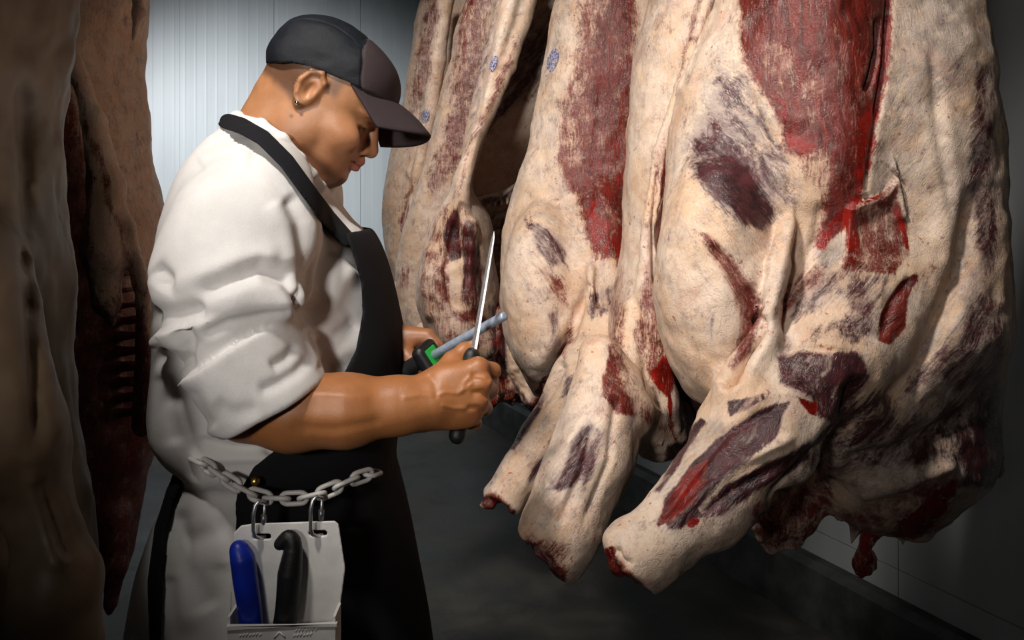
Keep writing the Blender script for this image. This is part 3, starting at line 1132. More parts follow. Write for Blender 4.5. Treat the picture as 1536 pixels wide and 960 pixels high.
def fn_b(P):
    d = b_main(P)
    # belly opening behind the cut rim
    d = smax(d, -chain(P, [at(1030, 200, 1.44), at(1015, 330, 1.44), at(1015, 480, 1.42), at(1055, 600, 1.42)], [.035, .05, .05, .07], .02), .02)
    # cut rim
    d = smin(d, chain(P, [at(1062, 0, 1.52), at(1025, 130, 1.5), at(992, 230, 1.5), at(975, 330, 1.49), at(972, 430, 1.48),
                          at(985, 540, 1.47), at(1000, 600, 1.48)], [.014, .014, .014, .013, .018, .026, .02], .01), .012)
    d = smin(d, chain(P, [at(955, 470, 1.5), at(950, 540, 1.48), at(990, 605, 1.47), at(1012, 640, 1.48)], [.03, .04, .028, .012], .01), .03)
    # foreleg
    leg = chain(P, [at(898, 540, 1.42), at(888, 640, 1.37), at(850, 730, 1.33), at(828, 785, 1.31), at(812, 826, 1.30), at(796, 868, 1.295)], [.026, .044, .042, .038, .037, .037], .02)
    leg = smin(leg, chain(P, [at(905, 600, 1.37), at(885, 690, 1.33), at(845, 790, 1.30)], [.04, .046, .040], .02), .05)
    leg = smin(leg, chain(P, [at(900, 530, 1.43), at(930, 610, 1.42), at(905, 690, 1.38), at(862, 785, 1.32), at(845, 830, 1.31)], [.022, .05, .044, .034, .032], .02), .05)
    leg = smin(leg, chain(P, [at(930, 600, 1.42), at(990, 640, 1.55)], [.05, .06], .02), .03)
    leg = smax(leg, (P - at(814, 840, 1.28).astype(np.float32)) @ np.array((-.68, -.14, -.70), np.float32) + .005 * vnoise(P * 80, 6), .007)
    d = smin(d, leg, .012)
    for (x, y, l) in ((970, 628, 30), (992, 635, 34)):
        d = smin(d, rcone(P, at(x, y, 1.46), at(x + 1, y + l, 1.46), .006, .003), .004)
    return d


b_layers = [
    ('gray', [(970, -300), (1020, -300), (990, 100), (950, 250), (945, 100)], .45, 10),
    ('fat', [(940, 100), (985, 100), (960, 420), (930, 420)], .5, 10),
    ('lean', [(1000, 225), (1012, 215), (1004, 440), (990, 450), (984, 330)], .8, 4),
    ('lean', [(1062, 0), (1075, 0), (1040, 120), (1010, 215), (1000, 215), (1030, 120)], .5, 6),
    ('lean', [(1040, -20), (1060, -20), (1020, 140), (985, 230), (968, 330), (966, 420), (974, 420), (980, 330), (1000, 220)], .44, 7),
    ('lean', [(915, 440), (935, 400), (945, 480), (940, 560), (990, 630), (1015, 640), (1010, 660), (950, 620), (912, 560)], .47, 8),
    ('lean', [(962, 430), (985, 400), (1000, 470), (1008, 560), (975, 570), (955, 500)], .54, 10),
    ('blood', [(975, 555), (1010, 520), (1020, 560), (1012, 600), (1018, 660), (1008, 650), (1000, 600), (985, 585)], .75, 6),
    ('purple', [(1000, 500), (1090, 500), (1090, 660), (1020, 640)], .8, 10),
    ('lean', [(902, 560), (915, 520), (930, 570), (950, 600), (955, 625), (925, 622), (905, 600)], .8, 5),
    ('gray', [(878, 640), (905, 645), (880, 730), (830, 790), (815, 770), (850, 690)], .75, 10),
    ('purple', [(892, 645), (908, 650), (886, 720), (866, 745), (878, 690)], .6, 6),
    ('purple', [(823, 737), (848, 690), (870, 645), (888, 640), (880, 690), (860, 728), (826, 738)], .74, 5),
    ('gray', [(820, 700), (900, 640), (905, 650), (850, 780), (810, 800)], .45, 8),
    ('lean', [(780, 795), (800, 800), (850, 825), (850, 880), (800, 860), (780, 830)], .5, 10),
    ('purple', [(774, 808), (790, 808), (820, 832), (846, 858), (842, 885), (790, 880)], .9, 4),
    ('blood', [(815, 850), (832, 856), (832, 866), (815, 862)], .7, 3),
]
b_strokes = [
    ('groove', [(985, 240), (982, 330), (984, 440)], 6, -.008),
    ('groove', [(928, 590), (918, 650), (915, 690), (870, 800)], 6, -.006),
    ('groove', [(950, 440), (958, 500), (975, 580), (1000, 620)], 7, -.007),
    ('groove', [(823, 737), (850, 690), (872, 645)], 6, -.004),
    ('groove', [(890, 640), (868, 720), (835, 790)], 6, -.005),
    ('ridge', [(880, 650), (862, 710), (840, 760)], 5, .003),
    ('groove', [(790, 820), (812, 826), (830, 850)], 6, -.008),
]
rb, VB, QB = carcass(
    'pale beef side partly hidden behind the nearest one, open belly edge and hanging foreleg',
    at(1090, 680, YB), fn_b, (.0, 1.18, .72), (.66, 1.86, 2.30), .0037, b_strokes, .008, GROUP,
    'steel hook above the second beef side from the right', at(1115, -330, YB),
    layers=b_layers, flows=[('slash', [(780, 880), (780, 780), (870, 600), (960, 620), (920, 760), (860, 880)], 12)],
    char=[([(1005, 490), (1080, 500), (1110, 720), (985, 720), (1000, 660), (1022, 655), (1016, 560)], .75, 7), ([(805, 826), (830, 845), (842, 870), (815, 860)], .5, 5)],  # shade of the belly opening painted near-black, then the dark cut end
    splits=[('foreleg', lambda px, py, V: (py > 512) & (V[:, 1] < 1.47) & (px < 905 + np.clip(py - 540, 0, 80) * .5))],
    labels={'foreleg': 'skinned foreleg with blue-grey muscle under film'})

# ---- beef side C -----------------------------------------------------------------
YC = 2.02
c_rows = [(-200, 945, 989, YC, 0.043), (-140, 905, 1005, YC, 0.076), (-70, 862, 1012, YC, 0.102), (0, 835, 1015, YC, 0.119), (50, 822, 1014, YC, 0.128), (100, 814, 1014, YC, 0.132),
          (180, 800, 1012, YC, 0.136), (230, 789, 1012, YC, 0.140), (290, 766, 1009, YC, 0.145), (350, 755, 1007, YC, 0.153), (420, 750, 1006, YC, 0.157),
          (480, 753, 1003, YC, 0.157), (520, 762, 992, YC, 0.153), (560, 782, 980, YC, 0.136), (590, 800, 960, YC, 0.111), (612, 825, 933, YC, 0.060)]
c_main = loft(c_rows, 2.25)


def fn_c(P):
    d = c_main(P)
    d = smin(d, ell(P, at(810, 440, 1.86), (.08, .09, .19)), .05)
    d = smin(d, ell(P, at(900, 420, 1.88), (.08, .10, .2)), .06)
    leg = chain(P, [at(905, 500, 1.78), at(868, 580, 1.72), at(815, 660, 1.68), at(778, 715, 1.66), at(755, 750, 1.65), at(735, 780, 1.64)], [.060, .056, .045, .039, .037, .036], .02)
    leg = smax(leg, (P - at(750, 757, 1.63).astype(np.float32)) @ np.array((-.50, -.14, -.85), np.float32) + .005 * vnoise(P * 80, 8), .007)
    d = smin(d, leg, .02)
    d = smin(d, chain(P, [at(860, 560, 1.73), at(885, 470, 1.76), at(886, 400, 1.78)], [.02, .012, .006], .01), .015)
    d = smin(d, chain(P, [at(735, 752, 1.64), at(724, 758, 1.64)], [.014, .006], .01), .008)
    return d


c_layers = [
    ('gray', [(835, -200), (900, -200), (870, 100), (850, 260), (820, 260), (815, 100)], .5, 14),
    ('lean', [(875, -300), (862, 60), (850, 120), (836, 190), (832, 240), (850, 280), (872, 330), (888, 385), (945, 400), (965, -300)], .76, 14),
    ('fat', [(835, -20), (905, -20), (880, 90), (870, 230), (850, 260), (840, 160)], .35, 20),
    ('blood', [(876, 320), (892, 300), (905, 330), (925, 320), (940, 330), (945, 385), (905, 392), (888, 405), (884, 360)], .50, 9),
    ('blood', [(905, 190), (945, 150), (945, 300), (900, 300)], .4, 15),
    ('purple', [(788, 330), (815, 335), (842, 370), (852, 395), (835, 400), (805, 372)], .6, 8),
    ('gray', [(840, 250), (872, 300), (888, 400), (850, 380), (790, 320)], .5, 14),
    ('lean', [(800, 400), (830, 405), (852, 430), (852, 460), (830, 440)], .5, 9),
    ('purple', [(822, 470), (838, 465), (842, 520), (826, 530)], .5, 6),
    ('lean', [(835, 530), (862, 460), (858, 500), (845, 540)], .6, 6),
    ('purple', [(885, 440), (905, 430), (930, 420), (930, 460), (885, 480)], .5, 8),
    ('purple', [(762, 672), (795, 615), (818, 585), (822, 592), (800, 630), (770, 672)], .72, 4),
    ('gray', [(805, 640), (825, 615), (830, 630), (812, 650)], .7, 5),
    ('purple', [(840, 598), (850, 565), (884, 558), (870, 588)], .75, 5),
    ('purple', [(800, 690), (840, 640), (880, 605), (880, 640), (830, 690), (790, 730)], .7, 8),
    ('lean', [(715, 745), (735, 735), (765, 760), (765, 780), (720, 765)], .75, 5),
    ('purple', [(722, 748), (742, 750), (772, 766), (768, 790), (725, 780)], .9, 4),
    ('blood', [(800, 590), (812, 565), (822, 560), (812, 600)], .8, 4),
]
c_strokes = [
    ('groove', [(852, 520), (868, 470), (885, 420)], 6, -.010),
    ('ridge', [(800, 560), (850, 480), (862, 440)], 10, .006),
    ('groove', [(832, 230), (868, 320), (886, 400)], 7, -.004),
    ('groove', [(845, 540), (830, 575), (805, 610)], 7, -.014),
    ('groove', [(770, 672), (815, 600)], 5, -.004),
    ('groove', [(725, 748), (745, 755), (765, 768)], 5, -.008),
    ('groove', [(905, 100), (890, 250), (882, 330)], 7, -.004),
]
rc, VC, QC = carcass(
    'beef side with broad red flank and blue stamp at its left edge, short foreleg below',
    at(910, 640, YC), fn_c, (-.10, 1.48, .70), (.50, 2.24, 2.26), .0043, c_strokes, .008, GROUP,
    'steel hook above the third beef side from the right', at(972, -200, YC),
    layers=c_layers, flows=[('back', [(760, 300), (880, 300), (880, 460), (760, 460)], 15),
                            ('slash', [(720, 780), (720, 700), (860, 480), (920, 480), (900, 620), (780, 790)], 12)],
    char=[([(732, 756), (765, 768), (760, 785), (735, 775)], .5, 5), ([(830, 680), (880, 605), (890, 640), (800, 735)], .3, 6)],  # dark cut end, then the leg's underside shade painted in
    splits=[('foreleg', lambda px, py, V: (py > 510) & (V[:, 1] < 1.80) & (px > 640 + (780 - py) * .75) & (py > 540 + (860 - px) * .9 - 40))],
    labels={'foreleg': 'pale foreleg cut off at the knee'})
stamp_on(rc, VC, QC, 829, 90, 8, 18, .28)

# ---- beef side D (opened, ribs inside) --------------------------------------------
YD = 2.36
d_rows = [(-115, 815, 850, YD, .05), (-60, 780, 840, YD, .10), (0, 752, 800, YD, .13), (60, 736, 778, YD, .14), (110, 727, 762, YD, .145), (160, 716, 745, YD, .15), (220, 700, 722, YD, .15),
          (280, 679, 708, YD, .155), (330, 650, 735, YD, .16), (390, 632, 742, YD, .165), (440, 624, 748, YD, .17), (480, 634, 750, YD, .17),
          (510, 662, 752, YD, .16), (540, 690, 755, YD, .14), (575, 720, 768, YD, .11), (600, 735, 775, YD, .06)]
d_main = loft(d_rows, 2.3)


def fn_d(P):
    d = d_main(P)
    d = smin(d, chain(P, [at(795, 0, 2.26), at(762, 100, 2.24), at(718, 200, 2.22), at(694, 290, 2.21), at(690, 330, 2.21)], [.02, .02, .016, .014, .02], .01), .015)
    d = smin(d, chain(P, [at(668, 420, 2.22), at(690, 495, 2.2), at(730, 520, 2.2)], [.05, .05, .03], .02), .03)
    # chine bones
    for (x, y, r) in ((706, 345, .022), (704, 372, .021), (703, 398, .022), (702, 425, .023), (704, 448, .022)):
        d = smin(d, ell(P, at(x, y, 2.20), (r * .9, .022, r * 1.05)), .022)
    # hollow between fat slab and bones
    d = smax(d, -chain(P, [at(676, 330, 2.16), at(680, 390, 2.16), at(686, 450, 2.15)], [.012, .018, .02], .01), .01)
    return d


d_layers = [
    ('gray', [(745, -60), (760, -60), (745, 100), (700, 240), (700, 190)], .5, 8),
    ('lean', [(768, 70), (778, 40), (775, 90), (700, 240), (690, 290), (685, 285), (710, 200)], .5, 5),
    ('lean', [(640, 320), (690, 290), (700, 340), (700, 470), (740, 500), (745, 530), (690, 530), (630, 480), (622, 420)], .40, 14),
    ('purple', [(664, 345), (680, 310), (690, 345), (688, 385), (672, 395), (664, 370)], .85, 5),
    ('lean', [(690, 340), (718, 330), (722, 440), (710, 470), (690, 450)], .40, 6),
    ('purple', [(692, 330), (718, 330), (722, 440), (710, 470), (690, 450)], .62, 6),
    ('fat', [(668, 395), (688, 390), (690, 460), (675, 465)], .8, 6),
    ('lean', [(658, 400), (668, 390), (675, 465), (720, 465), (745, 500), (690, 480), (662, 450)], .74, 6),
    ('blood', [(735, 500), (775, 500), (790, 620), (735, 610)], .5, 12),
    ('purple', [(735, 455), (752, 455), (760, 580), (735, 560)], .7, 6),
]
d_strokes = [
    ('step', [(690, 300), (676, 340), (662, 400), (668, 450), (700, 480), (740, 500)], 8, -.010),
    ('groove', [(700, 350), (698, 440)], 3, -.006),
    ('groove', [(742, 20), (715, 180), (690, 280)], 5, -.007),
    ('ridge', [(650, 360), (636, 430), (650, 485)], 9, .010),
]
rd, VD, QD = carcass(
    'opened beef side with backbone and rib cavity showing, right behind the crossed knife and steel',
    at(760, 640, YD), fn_d, (-.31, 2.1, .82), (.20, 2.62, 2.26), .0042, d_strokes, .007, GROUP,
    'steel hook above the opened beef side', at(832, -115, YD),
    layers=d_layers, flows=[('slash', [(690, -60), (800, -60), (780, 60), (690, 300), (640, 320)], 10)],
    char=[([(662, 350), (680, 312), (690, 350), (686, 385), (672, 392)], .35, 5)])
stamp_on(rd, VD, QD, 740, 95, 5, 13, .3)

# rib wall of D: a curved inner shell with ribs
d2_rows = [(-110, 800, 880, 2.55, .05), (-40, 760, 900, 2.56, .06), (100, 720, 905, 2.57, .06), (260, 690, 905, 2.57, .07), (400, 690, 900, 2.57, .07),
           (520, 715, 890, 2.55, .07), (580, 740, 870, 2.53, .06), (605, 770, 850, 2.52, .03)]
d2_main = loft(d2_rows, 2.6)


def fn_d2(P):
    d = d2_main(P)
    d = smax(d, -ell(P, at(775, 180, 2.36), (.10, .17, .36)), .03)
    # ragged skirt across the cavity
    d = smin(d, chain(P, [at(695, 305, 2.38), at(730, 300, 2.41), at(765, 288, 2.44), at(800, 262, 2.47)], [.014, .012, .012, .014], .01), .012)
    for k in range(9):
        x = 702 + k * 10
        d = smin(d, rcone(P, at(x, 308 - k * 3, 2.39 + .008 * k), at(x + rng.uniform(-3, 3), 320 - k * 3 + rng.uniform(-4, 6), 2.385 + .008 * k), .009, .003), .006)
    # ribs below
    for k in range(8):
        y = 330 + k * 24
        d = smin(d, rcone(P, at(715, y, 2.49), at(800, y - 16, 2.50), .011, .011), .010)
    return d


V, Q = sdf_mesh(fn_d2, (-.20, 2.25, .86), (.28, 2.68, 2.24), .0042)
d2_layers = [
    ('purple', [(700, -60), (900, -60), (900, 110), (800, 130), (720, 250), (690, 300)], .36, 18),
    ('purple', [(800, 40), (830, 40), (800, 150), (740, 190), (760, 120)], .62, 12),
    ('gray', [(680, -60), (900, -60), (900, 420), (680, 420)], .52, 10),
    ('fat', [(700, 250), (760, 170), (800, 130), (800, 250), (730, 300)], .7, 15),
    ('purple', [(690, 303), (715, 297), (760, 292), (795, 255), (800, 262), (760, 302), (715, 310)], .75, 4),
    ('purple', [(720, 330), (745, 320), (800, 310), (800, 420), (745, 450), (722, 440)], .46, 8),
    ('lean', [(700, 430), (830, 430), (830, 640), (700, 640)], .72, 16),
    ('blood', [(738, 500), (765, 470), (775, 560), (800, 600), (790, 640), (735, 620)], .55, 9),
    ('fat', [(750, 520), (762, 500), (775, 545), (790, 575), (785, 600), (760, 560)], .55, 6),
    ('purple', [(735, 460), (750, 455), (760, 560), (745, 600), (738, 560)], .75, 6),
]
meat_parts(rd, V, Q, d2_layers, [('slash', [(680, -60), (900, -60), (900, 330), (680, 330)], 5)], main='rib_wall',
           char=[([(700, -60), (830, -60), (820, 60), (790, 120), (750, 160), (700, 240), (690, 100)], .12, 14), ([(738, 460), (752, 455), (762, 570), (748, 600)], .5, 6)],
           labels={'rib_wall': 'dark inner wall of the belly with ribs'})


def fn_d3(P):   # bloody neck flap below D
    d = chain(P, [at(745, 480, 2.3), at(738, 560, 2.28), at(732, 600, 2.27), at(730, 612, 2.27)], [.03, .03, .022, .010], .02)
    d = smin(d, chain(P, [at(760, 470, 2.32), at(775, 545, 2.3), at(800, 595, 2.29), at(815, 620, 2.29)], [.03, .035, .03, .012], .02), .015)
    d = smin(d, chain(P, [at(750, 520, 2.32), at(760, 580, 2.3), at(768, 606, 2.3)], [.03, .028, .008], .02), .012)
    return smin(d, chain(P, [at(775, 490, 2.36), at(800, 560, 2.36), at(825, 610, 2.34)], [.03, .03, .015], .02), .015)


V, Q = sdf_mesh(fn_d3, (-.14, 2.2, .84), (.18, 2.44, 1.2), .0038)
V = V + vnormals(V, Q) * (.012 * fbm(V, 40, 8, 3))[:, None]
meat_parts(rd, V, Q, [('fat', [(752, 520), (764, 495), (778, 545), (800, 590), (790, 610), (765, 575)], .7, 7),
                      ('purple', [(744, 480), (756, 470), (764, 560), (750, 600), (744, 560)], .8, 6),
                      ('purple', [(764, 560), (800, 610), (810, 640), (790, 620)], .7, 5),
                      ('blood', [(724, 560), (740, 560), (742, 620), (724, 620)], .8, 6)], [],
           main='torn_flap', base=(.58, .2, .40, .1), labels={'torn_flap': 'bloody torn neck end'})

# ---- beef side E -----------------------------------------------------------------
YE = 2.84
e_rows = [(-60, 750, 778, YE, 0.051), (-20, 710, 774, YE, 0.102), (40, 686, 768, YE, 0.128), (90, 675, 765, YE, 0.136), (150, 660, 753, YE, 0.136), (230, 641, 741, YE, 0.145), (300, 620, 728, YE, 0.145),
          (370, 600, 715, YE, 0.149), (420, 593, 706, YE, 0.153), (460, 597, 703, YE, 0.153), (500, 606, 702, YE, 0.145), (530, 625, 700, YE, 0.119), (550, 650, 696, YE, 0.068)]
e_main = loft(e_rows, 2.3)


def fn_e(P):
    d = e_main(P)
    leg = chain(P, [at(650, 510, 2.5), at(622, 545, 2.45), at(596, 572, 2.42), at(575, 590, 2.4)], [.06, .05, .042, .038], .02)
    return smin(d, leg, .02)


e_layers = [
    ('gray', [(690, -100), (745, -100), (722, 140), (690, 240), (660, 300), (640, 300), (665, 150)], .5, 14),
    ('lean', [(700, -100), (745, -100), (720, 150), (690, 250), (665, 290), (645, 280), (668, 180), (685, 60)], .58, 16),
    ('lean', [(600, 410), (612, 395), (614, 430), (604, 440)], .45, 8),
]
re_, VE, QE = carcass(
    'beef side with pinkish film flank between the opened side and the farthest one',
    at(690, 600, YE), fn_e, (-.42, 2.3, .78), (.06, 3.0, 2.28), .005, [('groove', [(690, 60), (668, 180), (640, 300)], 6, -.004)], .008, GROUP,
    'steel hook above the second farthest beef side', at(770, -60, YE),
    layers=e_layers, flows=[('slash', [(575, 640), (575, 560), (650, 500), (690, 520), (620, 620)], 8)],
    splits=[('foreleg', lambda px, py, V: (V[:, 1] < 2.58) & (py > 520) & (px < 650))])

# ---- beef side F -----------------------------------------------------------------
YF = 3.22
f_rows = [(-15, 690, 730, YF, .07), (10, 640, 740, YF, .12), (50, 621, 740, YF, .15), (100, 614, 740, YF, .16), (150, 606, 730, YF, .16), (220, 590, 720, YF, .17), (280, 577, 710, YF, .18), (330, 574, 705, YF, .185),
          (380, 579, 700, YF, .185), (420, 588, 695, YF, .18), (450, 600, 690, YF, .15), (475, 622, 680, YF, .1)]
f_rows = [(-40, 672, 712, YF, .07), (-15, 640, 730, YF, .11)] + f_rows[2:]
f_main = loft(f_rows, 2.3)


def fn_f(P):
    d = f_main(P)
    # thick pale border strip and lobe
    d = smin(d, chain(P, [at(668, 0, 2.96), at(655, 90, 2.94), at(645, 170, 2.93), at(622, 260, 2.92), at(612, 340, 2.92)], [.03, .03, .03, .03, .03], .02), .03)
    leg = chain(P, [at(625, 430, 2.86), at(592, 452, 2.82), at(560, 480, 2.8)], [.06, .05, .045], .02)
    return smin(d, leg, .02)


f_layers = [
    ('lean', [(645, -60), (668, -60), (655, 60), (632, 170), (614, 170), (622, 90)], .48, 9),
    ('gray', [(640, -60), (670, -60), (650, 100), (640, 190), (612, 180)], .5, 9),
    ('lean', [(598, 330), (620, 270), (622, 280), (604, 350)], .6, 5),
]
rf, VF, QF = carcass(
    'farthest beef side beside the cap, pale with one small blue stamp',
    at(650, 520, YF), fn_f, (-.52, 2.7, .9), (-.06, 3.36, 2.32), .0055, [('groove', [(632, 130), (612, 260), (600, 350)], 6, -.014)], .008, GROUP,
    'steel hook above the farthest beef side', at(692, -40, YF),
    layers=f_layers, flows=[], splits=[('foreleg', lambda px, py, V: (V[:, 1] < 2.90) & (py > 420) & (px < 622))])
stamp_on(rf, VF, QF, 638, 174, 6, 11, .2)

# ---- left carcasses ---------------------------------------------------------------
YL = 1.78
l_rows = [(-420, 90, 130, YL, .05), (-330, 50, 160, YL, .09), (-200, 10, 200, YL, .13), (-100, -10, 214, YL, .15), (0, -20, 212, YL, .16), (60, -25, 203, YL, .17), (110, -25, 201, YL, .17), (170, -22, 207, YL, .175), (230, -20, 214, YL, .18),
          (290, -10, 227, YL, .18), (330, 0, 236, YL, .18), (400, 5, 236, YL, .18), (480, 10, 236, YL, .18), (560, 20, 238, YL, .175), (620, 30, 236, YL, .17),
          (680, 45, 226, YL, .15), (730, 65, 210, YL, .12), (790, 85, 200, YL, .09), (840, 105, 192, YL, .06), (862, 120, 186, YL, .03)]
l_main = loft(l_rows, 2.3)


def fn_l(P):
    d = l_main(P)
    # long opened cavity
    d = smax(d, -chain(P, [at(95, 120, 1.56), at(120, 220, 1.55), at(130, 400, 1.53), at(150, 560, 1.53), at(160, 660, 1.54)], [.03, .06, .10, .11, .06], .04), .025)
    d = smin(d, chain(P, [at(205, -40, 1.7), at(208, 20, 1.68), at(200, 60, 1.68)], [.012, .014, .006], .01), .01)
    # fat tongue and edge rim
    d = smin(d, chain(P, [at(108, 90, 1.58), at(140, 180, 1.56), at(160, 280, 1.57), at(155, 380, 1.57), at(160, 450, 1.58), at(168, 485, 1.6)], [.016, .02, .03, .036, .024, .008], .02), .015)
    d = smin(d, chain(P, [at(165, 270, 1.58), at(190, 340, 1.585), at(212, 430, 1.6), at(218, 520, 1.61), at(215, 640, 1.62)], [.014, .014, .015, .016, .02], .01), .012)
    for k in range(11):
        y = 395 + k * 23
        d = smin(d, chain(P, [at(70, y + 8, 1.66), at(130, y, 1.655), at(205, y - 8, 1.66)], [.009, .010, .008], .01), .010)
    d = smin(d, chain(P, [at(165, 780, 1.72), at(172, 850, 1.70), at(166, 905, 1.69), at(165, 916, 1.69)], [.04, .024, .013, .008], .01), .02)
    d = smin(d, chain(P, [at(120, 800, 1.72), at(112, 852, 1.70)], [.03, .013], .01), .02)
    for k in range(7):
        y = 440 + k * 32
        d = smin(d, ell(P, at(226 - max(0, k - 4) * 3, y, 1.62), (.016, .016, .013)), .008)
    return d


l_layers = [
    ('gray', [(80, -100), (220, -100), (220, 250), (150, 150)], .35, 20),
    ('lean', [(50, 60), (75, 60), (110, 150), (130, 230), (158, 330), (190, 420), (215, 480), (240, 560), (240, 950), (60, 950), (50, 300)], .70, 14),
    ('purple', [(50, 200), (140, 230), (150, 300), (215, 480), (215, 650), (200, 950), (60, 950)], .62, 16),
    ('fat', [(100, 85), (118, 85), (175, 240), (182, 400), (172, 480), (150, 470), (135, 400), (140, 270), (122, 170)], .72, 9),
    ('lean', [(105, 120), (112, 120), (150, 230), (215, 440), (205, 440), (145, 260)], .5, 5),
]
rl, VL, QL = carcass(
    'dark opened carcass hanging behind the butcher on the left, ribs in its cavity',
    at(130, 900, YL), fn_l, (-1.14, 1.44, .54), (-.66, 2.02, 2.46), .005, [], .008, 'carcasses on the left rail',
    'steel hook above the opened carcass on the left', at(110, -420, YL),
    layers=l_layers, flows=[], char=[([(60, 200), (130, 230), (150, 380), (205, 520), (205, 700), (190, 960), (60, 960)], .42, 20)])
rl.name = 'opened_carcass'

YN = 1.02
n_rows = [(-700, -60, -20, YN, .05), (-560, -160, 40, YN, .09), (-300, -240, 90, YN, .14), (-100, -280, 92, YN, .17), (0, -290, 84, YN, .18), (60, -290, 76, YN, .18), (130, -290, 62, YN, .18), (180, -285, 52, YN, .18),
          (260, -280, 56, YN, .18), (350, -280, 64, YN, .19), (440, -280, 69, YN, .20), (540, -280, 66, YN, .20), (640, -280, 70, YN, .20), (720, -280, 80, YN, .20),
          (790, -270, 95, YN, .19), (850, -260, 103, YN, .18), (960, -240, 110, YN, .16), (1080, -200, 100, YN, .12), (1180, -150, 60, YN, .06)]
n_main = loft(n_rows, 2.2)


def fn_n(P):
    d = n_main(P)
    d = smin(d, chain(P, [at(50, 700, .92), at(70, 790, .9), at(85, 870, .89), at(80, 960, .89)], [.02, .03, .04, .05], .02), .05)
    return smin(d, rcone(P, at(-60, 400, .88), at(0, 640, .88), .06, .06), .08)


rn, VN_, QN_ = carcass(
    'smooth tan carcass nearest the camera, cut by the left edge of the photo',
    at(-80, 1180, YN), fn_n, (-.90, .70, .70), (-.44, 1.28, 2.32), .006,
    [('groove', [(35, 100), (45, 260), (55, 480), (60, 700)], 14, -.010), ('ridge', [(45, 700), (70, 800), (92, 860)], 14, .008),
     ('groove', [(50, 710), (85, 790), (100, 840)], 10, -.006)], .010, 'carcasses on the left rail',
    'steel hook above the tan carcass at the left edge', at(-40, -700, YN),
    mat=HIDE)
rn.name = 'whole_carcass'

# ------------------------------------------------------------------ the butcher
YM = 1.30
man = thing('person', 'man in black cap, white coat and black apron sharpening a knife beside the beef sides',
            'person', (at(430, 700, YM)[0], YM, 0.0))
E0 = at(465, 132, YM)
HF = np.array((.8, 0, -.6)); HU = np.array((.6, 0, .8)); HS = np.array((0, 1.0, 0))
HR3 = np.stack((HF, HS, HU), 1)     # columns: forward, side(+ = far), up


def hp(f, s, u):
    """head coordinates in mm -> world"""
    return E0 + (HF * f + HS * s + HU * u) * .001


def hloc(P):
    q = (P - E0.astype(np.float32)) @ HR3.astype(np.float32)
    return q[:, 0], q[:, 1], q[:, 2]


def hell(P, f, s, u, rf, rs, ru):
    return ell(P, hp(f, s, u), (rf * .001, rs * .001, ru * .001), HR3)


_u = [-106, -96, -84, -70, -55, -42, -28, -12, 5, 20, 40, 60]
_ff = [100, 114, 121, 123, 122, 123, 121, 114, 108, 114, 112, 108]
_fb = [72, 60, 42, 26, 14, 8, 4, 0, -4, -8, -10, -10]
_hw = [20, 32, 43, 53, 60, 64, 67, 69, 69, 69, 70, 70]
TF = pchip(_u, _ff); TB = pchip(_u, _fb); TW = pchip(_u, _hw)

EARC = (19, -76, 2)


